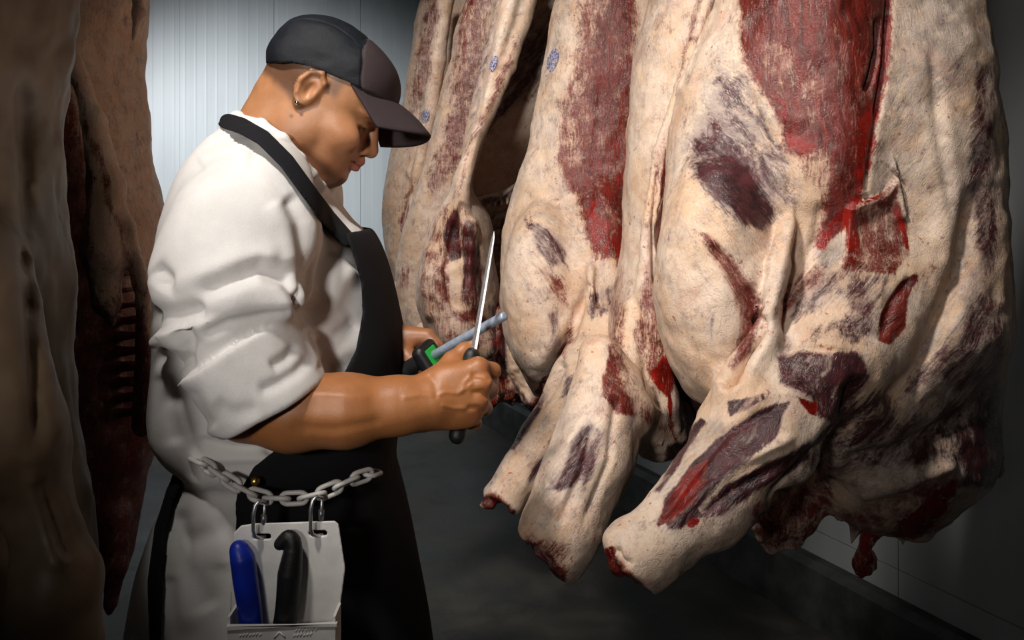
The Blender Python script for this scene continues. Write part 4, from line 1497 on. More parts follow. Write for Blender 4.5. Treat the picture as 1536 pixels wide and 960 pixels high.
def fn_head(P):
    f, s, u = hloc(P)
    um = u * 1000
    a = np.interp(um, *TF); b = np.interp(um, *TB); w = np.interp(um, *TW)
    c = (a + b) / 2; h = (a - b) / 2
    n = 2.35
    x = (f * 1000 - c) / h; y = s * 1000 / w
    q = (np.abs(x) ** n + np.abs(y) ** n) ** (1 / n)
    d = (q - 1) * np.minimum(h, w) * .001
    d = smax(d, np.maximum(um - 58, -104 - um) * .001, .02)
    cr = hell(P, 12, 0, 30, 92, 75, 80)
    d = smin(d, cr, .02)
    # jaw corner, cheeks, chin, brow
    for sg in (-1, 1):
        d = smin(d, hell(P, 34, sg * 60, -48, 26, 12, 26), .02)
        d = smin(d, hell(P, 92, sg * 50, -20, 24, 14, 16), .02)
        d = smin(d, hell(P, 100, sg * 28, 24, 17, 26, 8), .012)
    d = smin(d, hell(P, 108, 0, -80, 16, 20, 13), .014)
    d = smin(d, hell(P, 82, 0, -96, 30, 30, 14), .02)
    # nose
    ns = rcone(P, hp(113, 0, 8), hp(128, 0, -18), .0075, .0105)
    ns = smin(ns, hell(P, 129, 0, -22, 11.5, 11, 10), .006)
    for sg in (-1, 1):
        ns = smin(ns, hell(P, 122, sg * 13, -25, 10, 7, 8), .006)
    d = smin(d, ns, .008)
    for sg in (-1, 1):
        d = smax(d, -hell(P, 126, sg * 7, -33, 6, 3.5, 4), .003)
        # eye socket and closed lids
        d = smax(d, -hell(P, 118, sg * 34, 7, 17, 19, 10), .012)
        d = smin(d, hell(P, 97, sg * 33, 6, 14, 16, 12), .005)
        d = smax(d, -rcone(P, hp(113, sg * 22, 0), hp(104, sg * 46, 1), .0016, .0016), .002)
    # lips
    for sg in (-1, 1):
        d = smin(d, rcone(P, hp(126, 0, -43), hp(113, sg * 24, -47), .0068, .003), .005)
        d = smin(d, rcone(P, hp(124, 0, -55), hp(112, sg * 22, -50), .0078, .003), .005)
        d = smax(d, -rcone(P, hp(131, 0, -49), hp(114, sg * 26, -48.5), .0016, .0016), .002)
    d = smax(d, -hell(P, 128, 0, -66, 8, 16, 4), .008)
    # ears
    for sg in (-1, 1):
        ef, eu = EARC[0], EARC[2]
        e = ell(P, hp(ef, sg * 75, eu), (.017, .007, .029), HR3)
        rim = chain(P, [hp(ef + 13, sg * 72, eu + 2), hp(ef + 15, sg * 79, eu + 18), hp(ef + 4, sg * 82, eu + 28), hp(ef - 10, sg * 83, eu + 22),
                        hp(ef - 15, sg * 83, eu + 4), hp(ef - 10, sg * 80, eu - 14), hp(ef - 2, sg * 76, eu - 24)],
                    [.0030, .0036, .0038, .0040, .0040, .0038, .0050], .003)
        e = smin(e, rim, .004)
        e = smax(e, -hell(P, ef + 3, sg * 84, eu - 1, 8, 9, 13), .004)
        e = smin(e, hell(P, ef + 12, sg * 76, eu - 4, 4, 5, 6), .004)
        e = smin(e, hell(P, ef - 1, sg * 76, eu - 26, 7, 4.5, 7), .005)
        d = smin(d, e, .005)
    return d


# hands: joint positions (world)
WR = at(648, 603, 1.115)                     # right wrist (near)
FB = 1.17


def hand_near(P):
    wr = at(640, 604, 1.125)
    k_ = [at(717, 551, 1.128), at(722, 575, 1.118), at(716, 600, 1.118), at(702, 622, 1.128)]
    d = None
    for i, k in enumerate(k_):
        o = (np.array(k) - np.array(at(708, 588, 1.12))) * .55
        e = rcone(P, np.array(wr) + o, k, .0215, .0135)
        d = e if d is None else smin(d, e, .012)
    d = smin(d, ell(P, at(672, 590, 1.122), (.034, .017, .034)), .02)
    d = smin(d, ell(P, at(690, 612, 1.128), (.028, .016, .020)), .02)   # heel of hand
    # curled fingers: MCP -> PIP -> DIP -> tip around the handle
    fing = [
        (k_[0], at(739, 556, 1.148), at(736, 570, 1.178), at(716, 578, 1.192), (.0125, .0105, .0095, .0085)),
        (k_[1], at(735, 586, 1.148), at(730, 594, 1.178), at(710, 594, 1.192), (.0125, .0105, .0095, .0085)),
        (k_[2], at(727, 612, 1.148), at(722, 615, 1.178), at(702, 612, 1.192), (.0120, .0100, .0092, .0082)),
        (k_[3], at(712, 634, 1.150), at(706, 634, 1.174), at(690, 630, 1.186), (.0110, .0092, .0084, .0076)),
    ]
    for a, b, c, t, r in fing:
        d = smin(d, chain(P, [a, b, c, t], r, .004), .005)
    for k in k_:
        d = smin(d, ell(P, np.array(k) + np.array((.002, -.004, .001)), (.0105, .0095, .0095)), .006)
    # thumb
    th = chain(P, [at(655, 572, 1.138), at(678, 542, 1.150), at(697, 526, 1.160), at(711, 519, 1.166)], [.017, .0125, .0105, .0082], .006)
    d = smin(d, th, .012)
    # tendons and veins
    for i, k in enumerate(k_):
        o = (np.array(k) - np.array(at(708, 588, 1.12))) * .5
        d = smin(d, rcone(P, np.array(wr) + o + np.array((.012, -.0165, 0)), np.array(k) + np.array((-.006, -.0085, 0)), .0030, .0026), .008)
    return d


def hand_far(P):
    wr = at(588, 512, 1.335)
    k_ = [at(641, 505, 1.310), at(640, 515, 1.332), at(634, 523, 1.350), at(626, 531, 1.364)]
    d = None
    for k in k_:
        o = (np.array(k) - np.array(at(636, 518, 1.34))) * .5
        e = rcone(P, np.array(wr) + o, k, .021, .0125)
        d = e if d is None else smin(d, e, .012)
    fing = [
        (k_[0], at(655, 520, 1.298), at(650, 540, 1.290), at(640, 548, 1.296), (.0115, .0105, .0095, .0082)),
        (k_[1], at(652, 530, 1.320), at(644, 552, 1.312), at(632, 560, 1.312), (.0115, .0105, .0095, .0082)),
        (k_[2], at(644, 540, 1.340), at(636, 562, 1.330), at(624, 568, 1.326), (.011, .010, .009, .008)),
        (k_[3], at(634, 548, 1.356), at(626, 566, 1.346), at(616, 570, 1.340), (.010, .009, .008, .0075)),
    ]
    for a, b, c, t, r in fing:
        d = smin(d, chain(P, [a, b, c, t], r, .004), .004)
    d = smin(d, chain(P, [at(602, 526, 1.300), at(620, 544, 1.285), at(636, 552, 1.272), at(650, 556, 1.264)], [.016, .0125, .0105, .008], .006), .012)
    return d


SHO = at(392, 310, 1.15); ELB = at(372, 606, 1.115)
SHF = at(430, 300, 1.50); ELF = at(470, 580, 1.56)


def fn_body(P):
    d = fn_head(P)
    neck = chain(P, [at(437, 158, YM), at(420, 205, YM), at(400, 262, YM)], [.060, .062, .078], .02)
    neck = smin(neck, chain(P, [at(448, 205, 1.275), at(428, 255, 1.27)], [.030, .034], .02), .03)
    d = smin(d, neck, .022)
    tor = chain(P, [at(400, 290, YM), at(420, 430, YM), at(425, 640, YM), at(430, 820, YM)], [.07, .08, .08, .07], .04)
    d = smin(d, tor, .04)
    d = smin(d, chain(P, [at(395, 285, YM), SHO], [.06, .045], .02), .04)
    d = smin(d, chain(P, [at(400, 285, YM), SHF], [.06, .045], .02), .04)
    # near arm
    arm = chain(P, [SHO, at(352, 470, 1.10), ELB], [.045, .045, .044], .02)
    fore = chain(P, [ELB, at(440, 616, 1.105), at(520, 616, 1.105), at(600, 608, 1.115), WR], [.046, .0485, .0435, .034, .0285], .02)
    arm = smin(arm, fore, .015)
    hn = hand_near(P)
    arm = smin(arm, hn, .012)
    d = smin(d, arm, .01)
    fa = chain(P, [SHF, ELF, at(530, 540, 1.46), at(572, 516, 1.365), at(588, 512, 1.335)], [.05, .045, .038, .028, .0235], .015)
    fa = smin(fa, hand_far(P), .010)
    d = smin(d, fa, .01)
    return d


V, Q = sdf_mesh(fn_body, (-.52, 1.0, .95), (.02, 1.68, 1.77), .0021)
V = smooth_mesh(V, Q, 1, .4)
V = emboss(V, Q, [('ridge', [(652, 596), (668, 588), (686, 590), (700, 582), (712, 572)], 3, .0016), ('ridge', [(660, 606), (680, 612), (700, 612)], 3, .0012),
                  ('ridge', [(690, 590), (697, 574), (708, 562)], 3, .0013), ('ridge', [(600, 598), (630, 592), (655, 594)], 4, .0012),
                  ('groove', [(706, 562), (722, 564), (736, 572)], 4, -.0022), ('groove', [(706, 590), (722, 588), (734, 598)], 4, -.0022),
                  ('groove', [(700, 612), (716, 612), (726, 620)], 4, -.0020), ('groove', [(640, 560), (652, 575), (655, 600)], 6, -.0015),
                  ('ridge', [(420, 600), (480, 592), (560, 598)], 9, .0018), ('groove', [(430, 640), (500, 645), (580, 630)], 10, -.002)], ymax=1.25)
px, py = proj(V)
f, s, u = hloc(V)
f, s, u = f * 1000, s * 1000, u * 1000
tone = np.tile(np.array((.43, .19, .080, 1.0)), (len(V), 1))
nz = fbm(V, 30, 21, 3)


def blend(m, c):
    global tone
    c = np.array(c + (1.0,))
    tone = tone * (1 - m)[:, None] + m[:, None] * c


head = sstep(-125, -100, u) * (V[:, 2] > 1.45) * (V[:, 0] > -.42) * (V[:, 0] < -.1)
blend(head * .5, (.42, .20, .095))
blend(head * sstep(60, 100, f) * sstep(20, -10, u) * .3, (.46, .19, .10))                # ruddy middle face
blend(sstep(.35, -.05, nz * 2) * .12, (.24, .08, .03))
# forearm is browner
arm_m = sstep(1.42, 1.36, V[:, 2]) * (px > 330)
blend(arm_m * .55, (.36, .125, .032))
# shaved hair: nape, temple
hairm = head * sstep(34, 18, f + 0.15 * u + 6 * nz) * sstep(-34, -18, u + f * .12 + 10 * nz)
hairm = hairm * (np.hypot(f - 20, u - 2) > 24)
blend(hairm * .8, (.055, .026, .016))
temple = head * sstep(30, 40, f) * sstep(64, 50, f + 6 * nz) * sstep(6, 20, u)
blend(temple * .65, (.06, .028, .017))
# brow, lash line, lips, goatee
brow = head * np.exp(-((u - 25 - .08 * (np.abs(s) - 30)) / 4.5) ** 2) * sstep(8, 16, np.abs(s)) * sstep(58, 48, np.abs(s)) * (f > 70)
blend(np.clip(brow * 1.0, 0, .9), (.020, .010, .008))
lash = head * np.exp(-((u - .5) / 2.4) ** 2) * sstep(16, 22, np.abs(s)) * sstep(53, 46, np.abs(s)) * (f > 80)
blend(np.clip(lash, 0, .95), (.012, .007, .006))
lidm = head * np.exp(-((u - 9) / 8) ** 2) * sstep(16, 22, np.abs(s)) * sstep(53, 46, np.abs(s)) * (f > 80)
blend(lidm * .35, (.16, .06, .03))
lips = head * sstep(-37, -41, u) * sstep(-63, -58, u) * sstep(27, 20, np.abs(s)) * (f > 108)
blend(lips * .6, (.33, .085, .07))
mline = head * np.exp(-((u + 48.8) / 1.6) ** 2) * sstep(28, 22, np.abs(s)) * (f > 105)
blend(mline * .8, (.07, .02, .018))
goat = head * sstep(-74, -80, u + 5 * nz) * sstep(26, 16, np.abs(s)) * sstep(98, 106, f)
blend(goat * .75, (.03, .016, .012))
stub = head * sstep(-30, -60, u) * sstep(70, 20, np.abs(f - 70)) * .18
blend(stub, (.12, .06, .04))
for (mx, my) in ((437, 174), (438, 209)):
    blend(np.exp(-(np.hypot(px - mx, py - my) / 2.6) ** 2) * .8, (.06, .02, .012))
# far hand: shade mixed into the skin tone; then knuckle redness, nails
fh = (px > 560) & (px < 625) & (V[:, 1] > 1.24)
far_hand_shade = ((px > 560) & (V[:, 1] > 1.24) & (V[:, 2] < 1.35)).astype(float)
blend(far_hand_shade * .45, (.20, .085, .05))
knk = np.zeros(len(V))
for x, y in ((730, 550), (733, 580), (725, 606), (711, 628)):
    knk = np.maximum(knk, np.exp(-(np.hypot(px - x, py - y) / 9) ** 2))
blend(knk * .4 * (V[:, 1] < 1.22), (.40, .13, .07))
nail = np.exp(-(np.hypot((px - 710) / 7, (py - 514) / 4)) ** 4) * (V[:, 1] < 1.2)
blend(np.clip(nail, 0, 1) * .6, (.55, .34, .24))
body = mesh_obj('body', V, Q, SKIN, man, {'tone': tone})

# earring
v, q = tube_vq([hp(19, -80.5, -24), hp(19, -84, -24)], .0028, 10)
clean(mesh_obj('earring', v, q, STUD, man, label='small shiny stud earring'))

# ---- coat -------------------------------------------------------------------------
t_rows = [(180, 356, 420, YM, .062), (200, 340, 434, YM, .09), (215, 326, 444, YM, .12), (250, 298, 468, YM, .160), (290, 278, 494, YM, .175), (330, 264, 522, YM, .182), (352, 258, 545, YM, .182),
          (400, 250, 566, YM, .182), (460, 248, 582, YM, .178), (520, 246, 592, YM, .175), (580, 242, 592, YM, .168),
          (630, 242, 586, YM, .165), (665, 258, 580, YM, .160), (690, 285, 576, YM, .145), (702, 304, 566, YM, .128)]
s_rows = [(678, 284, 574, YM, .138), (720, 268, 586, YM, .15), (780, 240, 600, YM, .165), (860, 216, 616, YM, .18), (960, 200, 634, YM, .19),
          (1100, 186, 650, YM, .20), (1250, 176, 662, YM, .205), (1300, 174, 664, YM, .20)]
torso_l = loft(t_rows, 2.3)
skirt_l = loft(s_rows, 2.2)
CUFF0, CUFF1 = at(362, 575, 1.105), at(412, 612, 1.10)


def ccone(P, c, ax, r0, r1, t0, t1, rnd):
    ax = np.asarray(ax, float); ax = (ax / np.linalg.norm(ax)).astype(np.float32)
    q = P - np.asarray(c, np.float32)
    t = q @ ax
    r = np.sqrt(np.maximum((q * q).sum(1) - t * t, 0))
    k = np.clip((t - t0) / (t1 - t0), 0, 1)
    return smax(r - (r0 + (r1 - r0) * k), np.maximum(t0 - t, t - t1), rnd), r, t


def sleeve(P):
    Pw = P + (.010 * np.stack([vnoise(P * 13, 71), vnoise(P * 13, 72), vnoise(P * 13, 73)], 1)).astype(np.float32)
    d = chain(Pw, [at(392, 288, 1.175), at(368, 350, 1.130), at(352, 425, 1.115), at(348, 500, 1.112)], [.074, .092, .096, .080], .03)
    # cloth bulging above the rolls, pushed out at the back
    d = smin(d, chain(Pw, [at(300, 462, 1.085), at(360, 440, 1.05), at(425, 448, 1.06)], [.028, .036, .026], .01), .022)
    d = smin(d, rcone(Pw, at(234, 437, 1.15), at(275, 446, 1.12), .008, .03), .025)
    # first roll
    r1, _, _ = ccone(Pw, at(346, 474, 1.108), (.27, 0, -.96), .100, .072, -.010, .058, .010)
    d = smin(d, r1, .003)
    d = smin(d, rcone(Pw, at(232, 514, 1.14), at(266, 500, 1.12), .010, .026), .012)
    d = smin(d, rcone(Pw, at(292, 548, 1.07), at(290, 520, 1.055), .010, .020), .012)
    # cuff: outermost layer
    ax = (.50, -.02, -.86)
    cf, r, t = ccone(Pw, at(362, 526, 1.105), ax, .0925, .0765, -.004, .088, .006)
    d = smin(d, cf, .002)
    return d, smax(r - (.066 - .05 * t), .035 - t, .006)


def fn_coat(P):
    d = smin(torso_l(P), skirt_l(P), .012)
    d = smax(d, -rcone(P, at(430, 150, YM), at(412, 215, YM), .064, .060), .008)
    far = chain(P, [at(420, 288, 1.44), SHF, ELF, at(505, 556, 1.51)], [.08, .088, .075, .065], .03)
    d = smin(d, far, .05)
    sl, hole = sleeve(P)
    d = smin(d, sl, .018)
    return smax(d, -hole, .004)


V, Q = sdf_mesh(fn_coat, (-.70, .92, .46), (.03, 1.72, 1.60), .0034)
V = smooth_mesh(V, Q, 1, .5)
N = vnormals(V, Q)
V = V + N * (.006 * fbm(V, 7, 31, 2) + .0022 * fbm(V * np.array((1.0, 1.0, .5)), 26, 33, 2))[:, None]
coat_str = [
    # shoulder and chest folds
    ('groove', [(428, 290), (448, 330), (458, 380), (462, 430)], 14, -.007),
    ('ridge', [(410, 300), (432, 340), (440, 400)], 16, .004),
    ('groove', [(512, 365), (488, 395), (470, 432), (464, 480)], 15, -.012),
    ('ridge', [(530, 400), (508, 425), (490, 470)], 16, .006),
    ('groove', [(290, 445), (335, 424), (390, 402), (430, 416), (456, 452), (462, 500)], 13, -.013),
    ('ridge', [(250, 425), (300, 410), (360, 388), (425, 384)], 16, .005),
    ('groove', [(228, 400), (250, 418), (240, 434)], 13, -.010),
    ('groove', [(222, 470), (262, 474), (310, 462)], 13, -.008),
    ('groove', [(540, 480), (505, 508), (475, 516)], 14, -.008),
    ('groove', [(550, 545), (510, 550), (480, 535)], 14, -.006),
    ('ridge', [(300, 250), (330, 230), (380, 230)], 18, .003),
    # rolled sleeve layers
    ('groove', [(300, 505), (340, 486), (400, 474), (445, 470)], 9, -.005),
    ('groove', [(268, 490), (282, 515), (278, 560)], 13, -.014),
    ('groove', [(230, 534), (258, 540), (272, 560)], 12, -.008),
    ('groove', [(446, 518), (430, 538), (405, 552)], 9, -.005),
    ('groove', [(470, 532), (445, 558), (420, 574), (385, 590)], 9, -.005),
    ('groove', [(320, 605), (350, 622), (390, 612)], 14, -.003),
    # lower back under the arm
    ('groove', [(240, 590), (285, 600), (310, 650)], 16, -.008),
    ('groove', [(246, 560), (252, 610), (262, 670)], 13, -.005),
    ('groove', [(290, 660), (350, 673), (420, 675)], 8, -.007),
    ('ridge', [(280, 684), (340, 687), (410, 684)], 8, .005),
    # skirt
    ('groove', [(365, 770), (320, 800), (270, 815)], 16, -.005),
    ('groove', [(268, 760), (282, 850), (315, 920)], 18, -.006),
    ('ridge', [(300, 710), (292, 780), (280, 960)], 22, .006),
    ('groove', [(252, 860), (262, 990)], 15, -.004),
    ('groove', [(332, 840), (322, 1000)], 16, -.004),
]
V = emboss(V, Q, coat_str)
V = smooth_mesh(V, Q, 1, .6)
coat = mesh_obj('coat', V, Q, WHITE, man, label='white coat with rolled sleeves')
# collar
col = [at(356, 177, 1.262), at(392, 186, 1.222), at(424, 208, 1.208), at(450, 238, 1.212), at(468, 262, 1.232), at(481, 280, 1.265), at(490, 289, 1.295)]


def fn_collar(P):
    d = None
    for i in range(len(col) - 1):
        a, b = np.array(col[i]), np.array(col[i + 1])
        for off in (0, .012, .022):
            o = np.array((-.012, -.004, -.012)) * off / .022 * 1.0
            e = rcone(P, a + o, b + o, .0070, .0070)
            d = e if d is None else smin(d, e, .008)
    for i in range(len(col) - 1):
        a, b = np.array(col[i]), np.array(col[i + 1])
        a = np.array((a[0], 2 * YM - a[1], a[2])); b = np.array((b[0], 2 * YM - b[1], b[2]))
        d = smin(d, rcone(P, a, b, .010, .010), .008)
    d = smin(d, rcone(P, col[0], np.array((col[0][0], 2 * YM - col[0][1], col[0][2])), .010, .010), .01)
    return d


V, Q = sdf_mesh(fn_collar, (-.46, 1.16, 1.42), (-.22, 1.44, 1.60), .0024)
mesh_obj('collar', V, Q, WHITE, coat)

# ---- apron ------------------------------------------------------------------------
bib_edge = [(552, 330), (517, 349), (530, 385), (541, 425), (543, 470), (533, 525), (512, 568), (470, 620), (420, 668), (380, 700), (360, 735),
            (700, 760), (720, 345)]
strap_line = [(338, 181), (362, 188), (395, 207), (430, 242), (462, 286), (492, 326), (520, 358)]


def fn_apron(P):
    px, py = proj(P)
    t = torso_l(P)
    sk = skirt_l(P)
    shell = smax(t - .013, -(t - .004), .002)
    reg = -poly_sd(px, py, bib_edge).astype(np.float32) * .001
    reg = np.where(P[:, 1] > YM + .02, -(np.interp(py, [340, 400, 480, 570, 680], [535, 545, 548, 520, 420]) * -1 + px) * .001, reg)
    top = (P[:, 2] - at(0, 344, YM)[2])
    bib = smax(shell, np.maximum(reg, top), .003)
    skh = smax(sk - .012, -(sk - .003), .002)
    ex = np.interp(py, [690, 720, 740, 800, 900, 960, 1300], [395, 366, 357, 353, 346, 344, 340])
    rf = (ex - px) * .001
    s0 = np.interp(py, [690, 737, 790, 873, 960, 1300], [271, 249, 232, 221, 224, 226])
    s1 = np.interp(py, [697, 707, 750, 800, 853, 960, 1300], [304, 281, 260, 247, 243, 242, 240])
    rb_ = np.where(P[:, 1] < YM, np.maximum(s0 - px, px - s1) * .001, 1.0)
    low = at(0, 1290, YM)[2] - P[:, 2]
    hi = P[:, 2] - at(0, 684, YM)[2]
    sk1 = smax(skh, np.maximum(np.minimum(rf, rb_), np.maximum(low, hi)), .003)
    d = np.minimum(bib, sk1)
    # waist tie
    band = smax(smin(t, sk, .012) - .014, np.maximum(np.abs(P[:, 2] - at(0, 700, YM)[2]) - .014, .0), .003)
    band = smax(band, -(smin(t, sk, .012) - .002), .002)
    d = np.minimum(d, band)
    return d


V, Q = sdf_mesh(fn_apron, (-.72, 1.04, .46), (.04, 1.60, 1.46), .0036)
V = smooth_mesh(V, Q, 1, .5)
V = V + vnormals(V, Q) * (.003 * fbm(V * np.array((1, 1, .5)), 12, 41, 2))[:, None]
apron = mesh_obj('apron', V, Q, BLACK, man, label='black apron')


def fn_strap(P):
    px, py = proj(P)
    d, s_, t_ = line_d(px, py, strap_line)
    t = smin(torso_l(P), chain(P, [at(388, 288, 1.165), at(362, 350, 1.125)], [.080, .098], .03), .028)
    e = smax(t - .010, -(t + .004), .002)
    e = smax(e, (d - 12) * .001 * 1.0, .002)
    near = np.where(P[:, 1] > YM - .005, 1.0, e)
    back = rcone(P, at(342, 183, YM - .03), at(342, 183, YM + .03), .012, .012)
    return np.minimum(near, back)


V, Q = sdf_mesh(fn_strap, (-.46, 1.02, 1.38), (-.20, 1.40, 1.60), .0026)
mesh_obj('neck_strap', V, Q, BLACK, apron)
v, q = tube_vq([at(383, 722, 1.118), at(383, 722, 1.112)], .006, 12)
clean(mesh_obj('button', v, q, BRASS, apron, label='brass snap button'))

# ---- cap --------------------------------------------------------------------------


def crown_sd(P, grow=0.0):
    f, s, u = hloc(P)
    f, s, u = f * 1000, s * 1000, u * 1000
    n = 2.35
    rf_ = np.where(f > 20, 103 + grow, 104 + grow)
    q = (np.abs((f - 20) / rf_) ** n + np.abs(s / (82 + grow)) ** n + np.abs((u - 34) / (79 + grow)) ** n) ** (1 / n)
    return (q - 1) * 78 * .001


def fn_cap(P):
    f, s, u = hloc(P)
    f, s, u = f * 1000, s * 1000, u * 1000
    d = smax(crown_sd(P), -crown_sd(P, -4), .001)
    edge = np.interp(f, [-90, -62, -20, 10, 50, 90, 125], [-18, -9, 17, 29, 39, 48, 55])
    d = smax(d, (edge - u) * .001, .003)
    seam = np.minimum(np.abs(s) , np.abs(np.abs(s) - 46 + f * .1)) * .001
    return d


V, Q = sdf_mesh(fn_cap, (-.45, 1.19, 1.49), (-.12, 1.41, 1.80), .0021)
V = smooth_mesh(V, Q, 1, .5)
f, s, u = [a * 1000 for a in hloc(V)]
N = vnormals(V, Q)
cut = f + .736 * (u - 47) - 77
dsp = -.0016 * np.exp(-(cut / 2.2) ** 2) - .0012 * np.exp(-(s / 2.0) ** 2)
dsp += -.0011 * (cut < 0) * np.exp(-((np.abs(s) - (30 + .35 * np.abs(u - 20))) / 2.2) ** 2)
dsp += (cut < 0) * (.0045 * fbm(V * np.array((.8, 1, 1.6)), 26, 51, 2)) + .0015 * fbm(V, 20, 53, 2)
V = V + N * dsp[:, None]
N = vnormals(V, Q)
fm = (cut > 0)[Q].sum(1) >= 2
uu, q = submesh(V, Q, ~fm)
cap = mesh_obj('cap', V[uu], q, CAPM, man, normals=N[uu], label='black mesh baseball cap')
uu, q = submesh(V, Q, fm)
mesh_obj('front_panel', V[uu], q, CAPF, man, normals=N[uu]).parent = cap
# brim
nu, nv = 14, 40
top = []
for i in range(nu + 1):
    t = i / nu
    for j in range(nv + 1):
        w = -1 + 2 * j / nv
        aw = abs(w)
        fb, ub, sb = 113 - 52 * aw ** 2.0, 61 - 19 * w * w - 3 * w, 74 * w
        fo, uo, so = 189 - 62 * aw ** 2.6, 51 - 46 * w * w - 16 * w * (1 - .2 * aw), 72 * w * (1 - .04 * aw)
        e = t
        ff = fb + (fo - fb) * e; ss = sb + (so - sb) * e; uz = ub + (uo - ub) * e + 4 * math.sin(math.pi * e) * (1 - w * w)
        top.append((ff, ss, uz))
n1 = nv + 1
V = np.array([hp(*p) for p in top] + [hp(p[0], p[1], p[2] - 3.4) for p in top])
K = len(top)
Q = []
for i in range(nu):
    for j in range(nv):
        a = i * n1 + j
        Q.append((a, a + n1, a + n1 + 1, a + 1)); Q.append((K + a, K + a + 1, K + a + n1 + 1, K + a + n1))
for j in range(nv):
    a = nu * n1 + j
    Q.append((a, K + a, K + a + 1, a + 1)); Q.append((j, j + 1, K + j + 1, K + j))
for i in range(nu):
    a = i * n1
    Q.append((a, K + a, K + a + n1, a + n1)); a += nv
    Q.append((a, a + n1, K + a + n1, K + a))
mesh_obj('brim', V, np.array(Q), CAPF, man).parent = cap

# ---- trousers and shoes (below the frame) -------------------------------------------
bx = at(425, 700, YM)[0]
for sg, yy in ((-1, YM - .07), (1, YM + .07)):
    def fn_leg(P, yy=yy):
        return chain(P, [(bx, yy, .90), (bx + .02, yy, .55), (bx - .01, yy, .09)], [.070, .065, .058], .03)
    V, Q = sdf_mesh(fn_leg, (bx - .2, yy - .15, .0), (bx + .2, yy + .15, 1.1), .008)
    mesh_obj('trouser_leg', V, Q, TROUS, man)

    def fn_shoe(P, yy=yy):
        d = chain(P, [(bx - .07, yy, .042), (bx + .06, yy, .042), (bx + .15, yy, .035)], [.042, .045, .034], .02)
        d = smin(d, rcone(P, (bx - .03, yy, .06), (bx - .02, yy, .13), .045, .048), .02)
        return smax(d, -P[:, 2] + .001, .004)
    V, Q = sdf_mesh(fn_shoe, (bx - .2, yy - .1, -.02), (bx + .26, yy + .1, .22), .006)
    mesh_obj('shoe', V, Q, SHOEM, man)

# ------------------------------------------------------------------ knife, steel
HD0, HD1 = at(686, 655, 1.150), at(707, 532, 1.152)
kn = thing('knife', 'thin-bladed knife with black handle held upright in the near fist', 'knife', HD0)


def fn_handle(P):
    d = chain(P, [at(686, 653, 1.150), at(690, 630, 1.152), at(699, 585, 1.155), at(706, 540, 1.152), at(708, 533, 1.151)], [.0115, .0105, .0105, .0105, .0100], .01)
    return d


V, Q = sdf_mesh(fn_handle, np.minimum(HD0, HD1) - .03, np.maximum(HD0, HD1) + .03, .0016)
mesh_obj('handle', V, Q, HBLK, kn)
B0, B1 = at(709, 536, 1.151), at(743, 347, 1.17)
ax = (B1 - B0); L = np.linalg.norm(ax); ax /= L
sd = np.cross(ax, (0, 1, 0)); sd /= np.linalg.norm(sd)
nn = np.cross(sd, ax)
wdir = sd * .80 + nn * .60      # blade turned so that it shows its narrow side
tdir = np.cross(ax, wdir)
V, Q = [], []
NS = 24
for i in range(NS + 1):
    t = i / NS
    w = .0047 * (1 - .45 * t) * (1 - max(0, (t - .9) / .1) ** 2 * .95)
    th = .0013 * (1 - .6 * t)
    c = B0 + ax * L * t + wdir * .002 * t
    for a, b in ((-1, 0), (-.3, 1), (1, .8), (1, -.8), (-.3, -1)):
        V.append(c + wdir * w * a + tdir * th * b)
for i in range(NS):
    for k in range(5):
        a, b = i * 5 + k, i * 5 + (k + 1) % 5
        Q.append((a, b, b + 5, a + 5))
mesh_obj('blade', np.array(V), np.array(Q), STEELM, kn, smooth=False)

R0, R1 = at(641, 538, 1.262), at(758, 473, 1.185)
st = thing('sharpening_rod', 'grey sharpening rod with green and black guard held in the far hand', 'sharpener', R0)
v, q = tube_vq([R0 + (R1 - R0) * t for t in (0, .25, .5, .75, .97, .995, 1.0)], [.0066, .0066, .0066, .0066, .0066, .0058, .003], 20)
clean(mesh_obj('rod', v, q, RODM, st))
rax = (R1 - R0) / np.linalg.norm(R1 - R0)
gs = np.cross(rax, (0, 1, 0)); gs /= np.linalg.norm(gs); gn = np.cross(rax, gs)
GR = np.stack((rax, gs, gn), 1).astype(np.float32)


def rbox_sd(P, c, h, r):
    q = np.abs((P - np.asarray(c, np.float32)) @ GR) - np.asarray(h, np.float32) + r
    return np.sqrt((np.maximum(q, 0) ** 2).sum(1)) + np.minimum(q.max(1), 0) - r


GC = R0 + rax * .004


def fn_guard(P):
    return smax(rbox_sd(P, GC, (.011, .023, .023), .009), -rbox_sd(P, GC + rax * .011, (.0035, .0135, .0135), .003), .001)


V, Q = sdf_mesh(fn_guard, GC - .045, GC + .045, .0016)
mesh_obj('guard', V, Q, HBLK, st)
V, Q = sdf_mesh(lambda P: rbox_sd(P, GC + rax * .0085, (.002, .0133, .0133), .0018), GC - .03, GC + .03, .0012)
mesh_obj('guard_inlay', V, Q, GREEN, st)


def fn_sh(P):
    return chain(P, [GC - rax * .01, GC - rax * .055, GC - rax * .095], [.0125, .0145, .0130], .01)


V, Q = sdf_mesh(fn_sh, GC - rax * .05 - .08, GC - rax * .05 + .08, .002)
mesh_obj('handle', V, Q, HBLK, st)
v, q = tube_vq([GC - rax * .088, GC - rax * .108, GC - rax * .112], [.0137, .0137, .008], 16)
clean(mesh_obj('end_cap', v, q, GREEN, st))

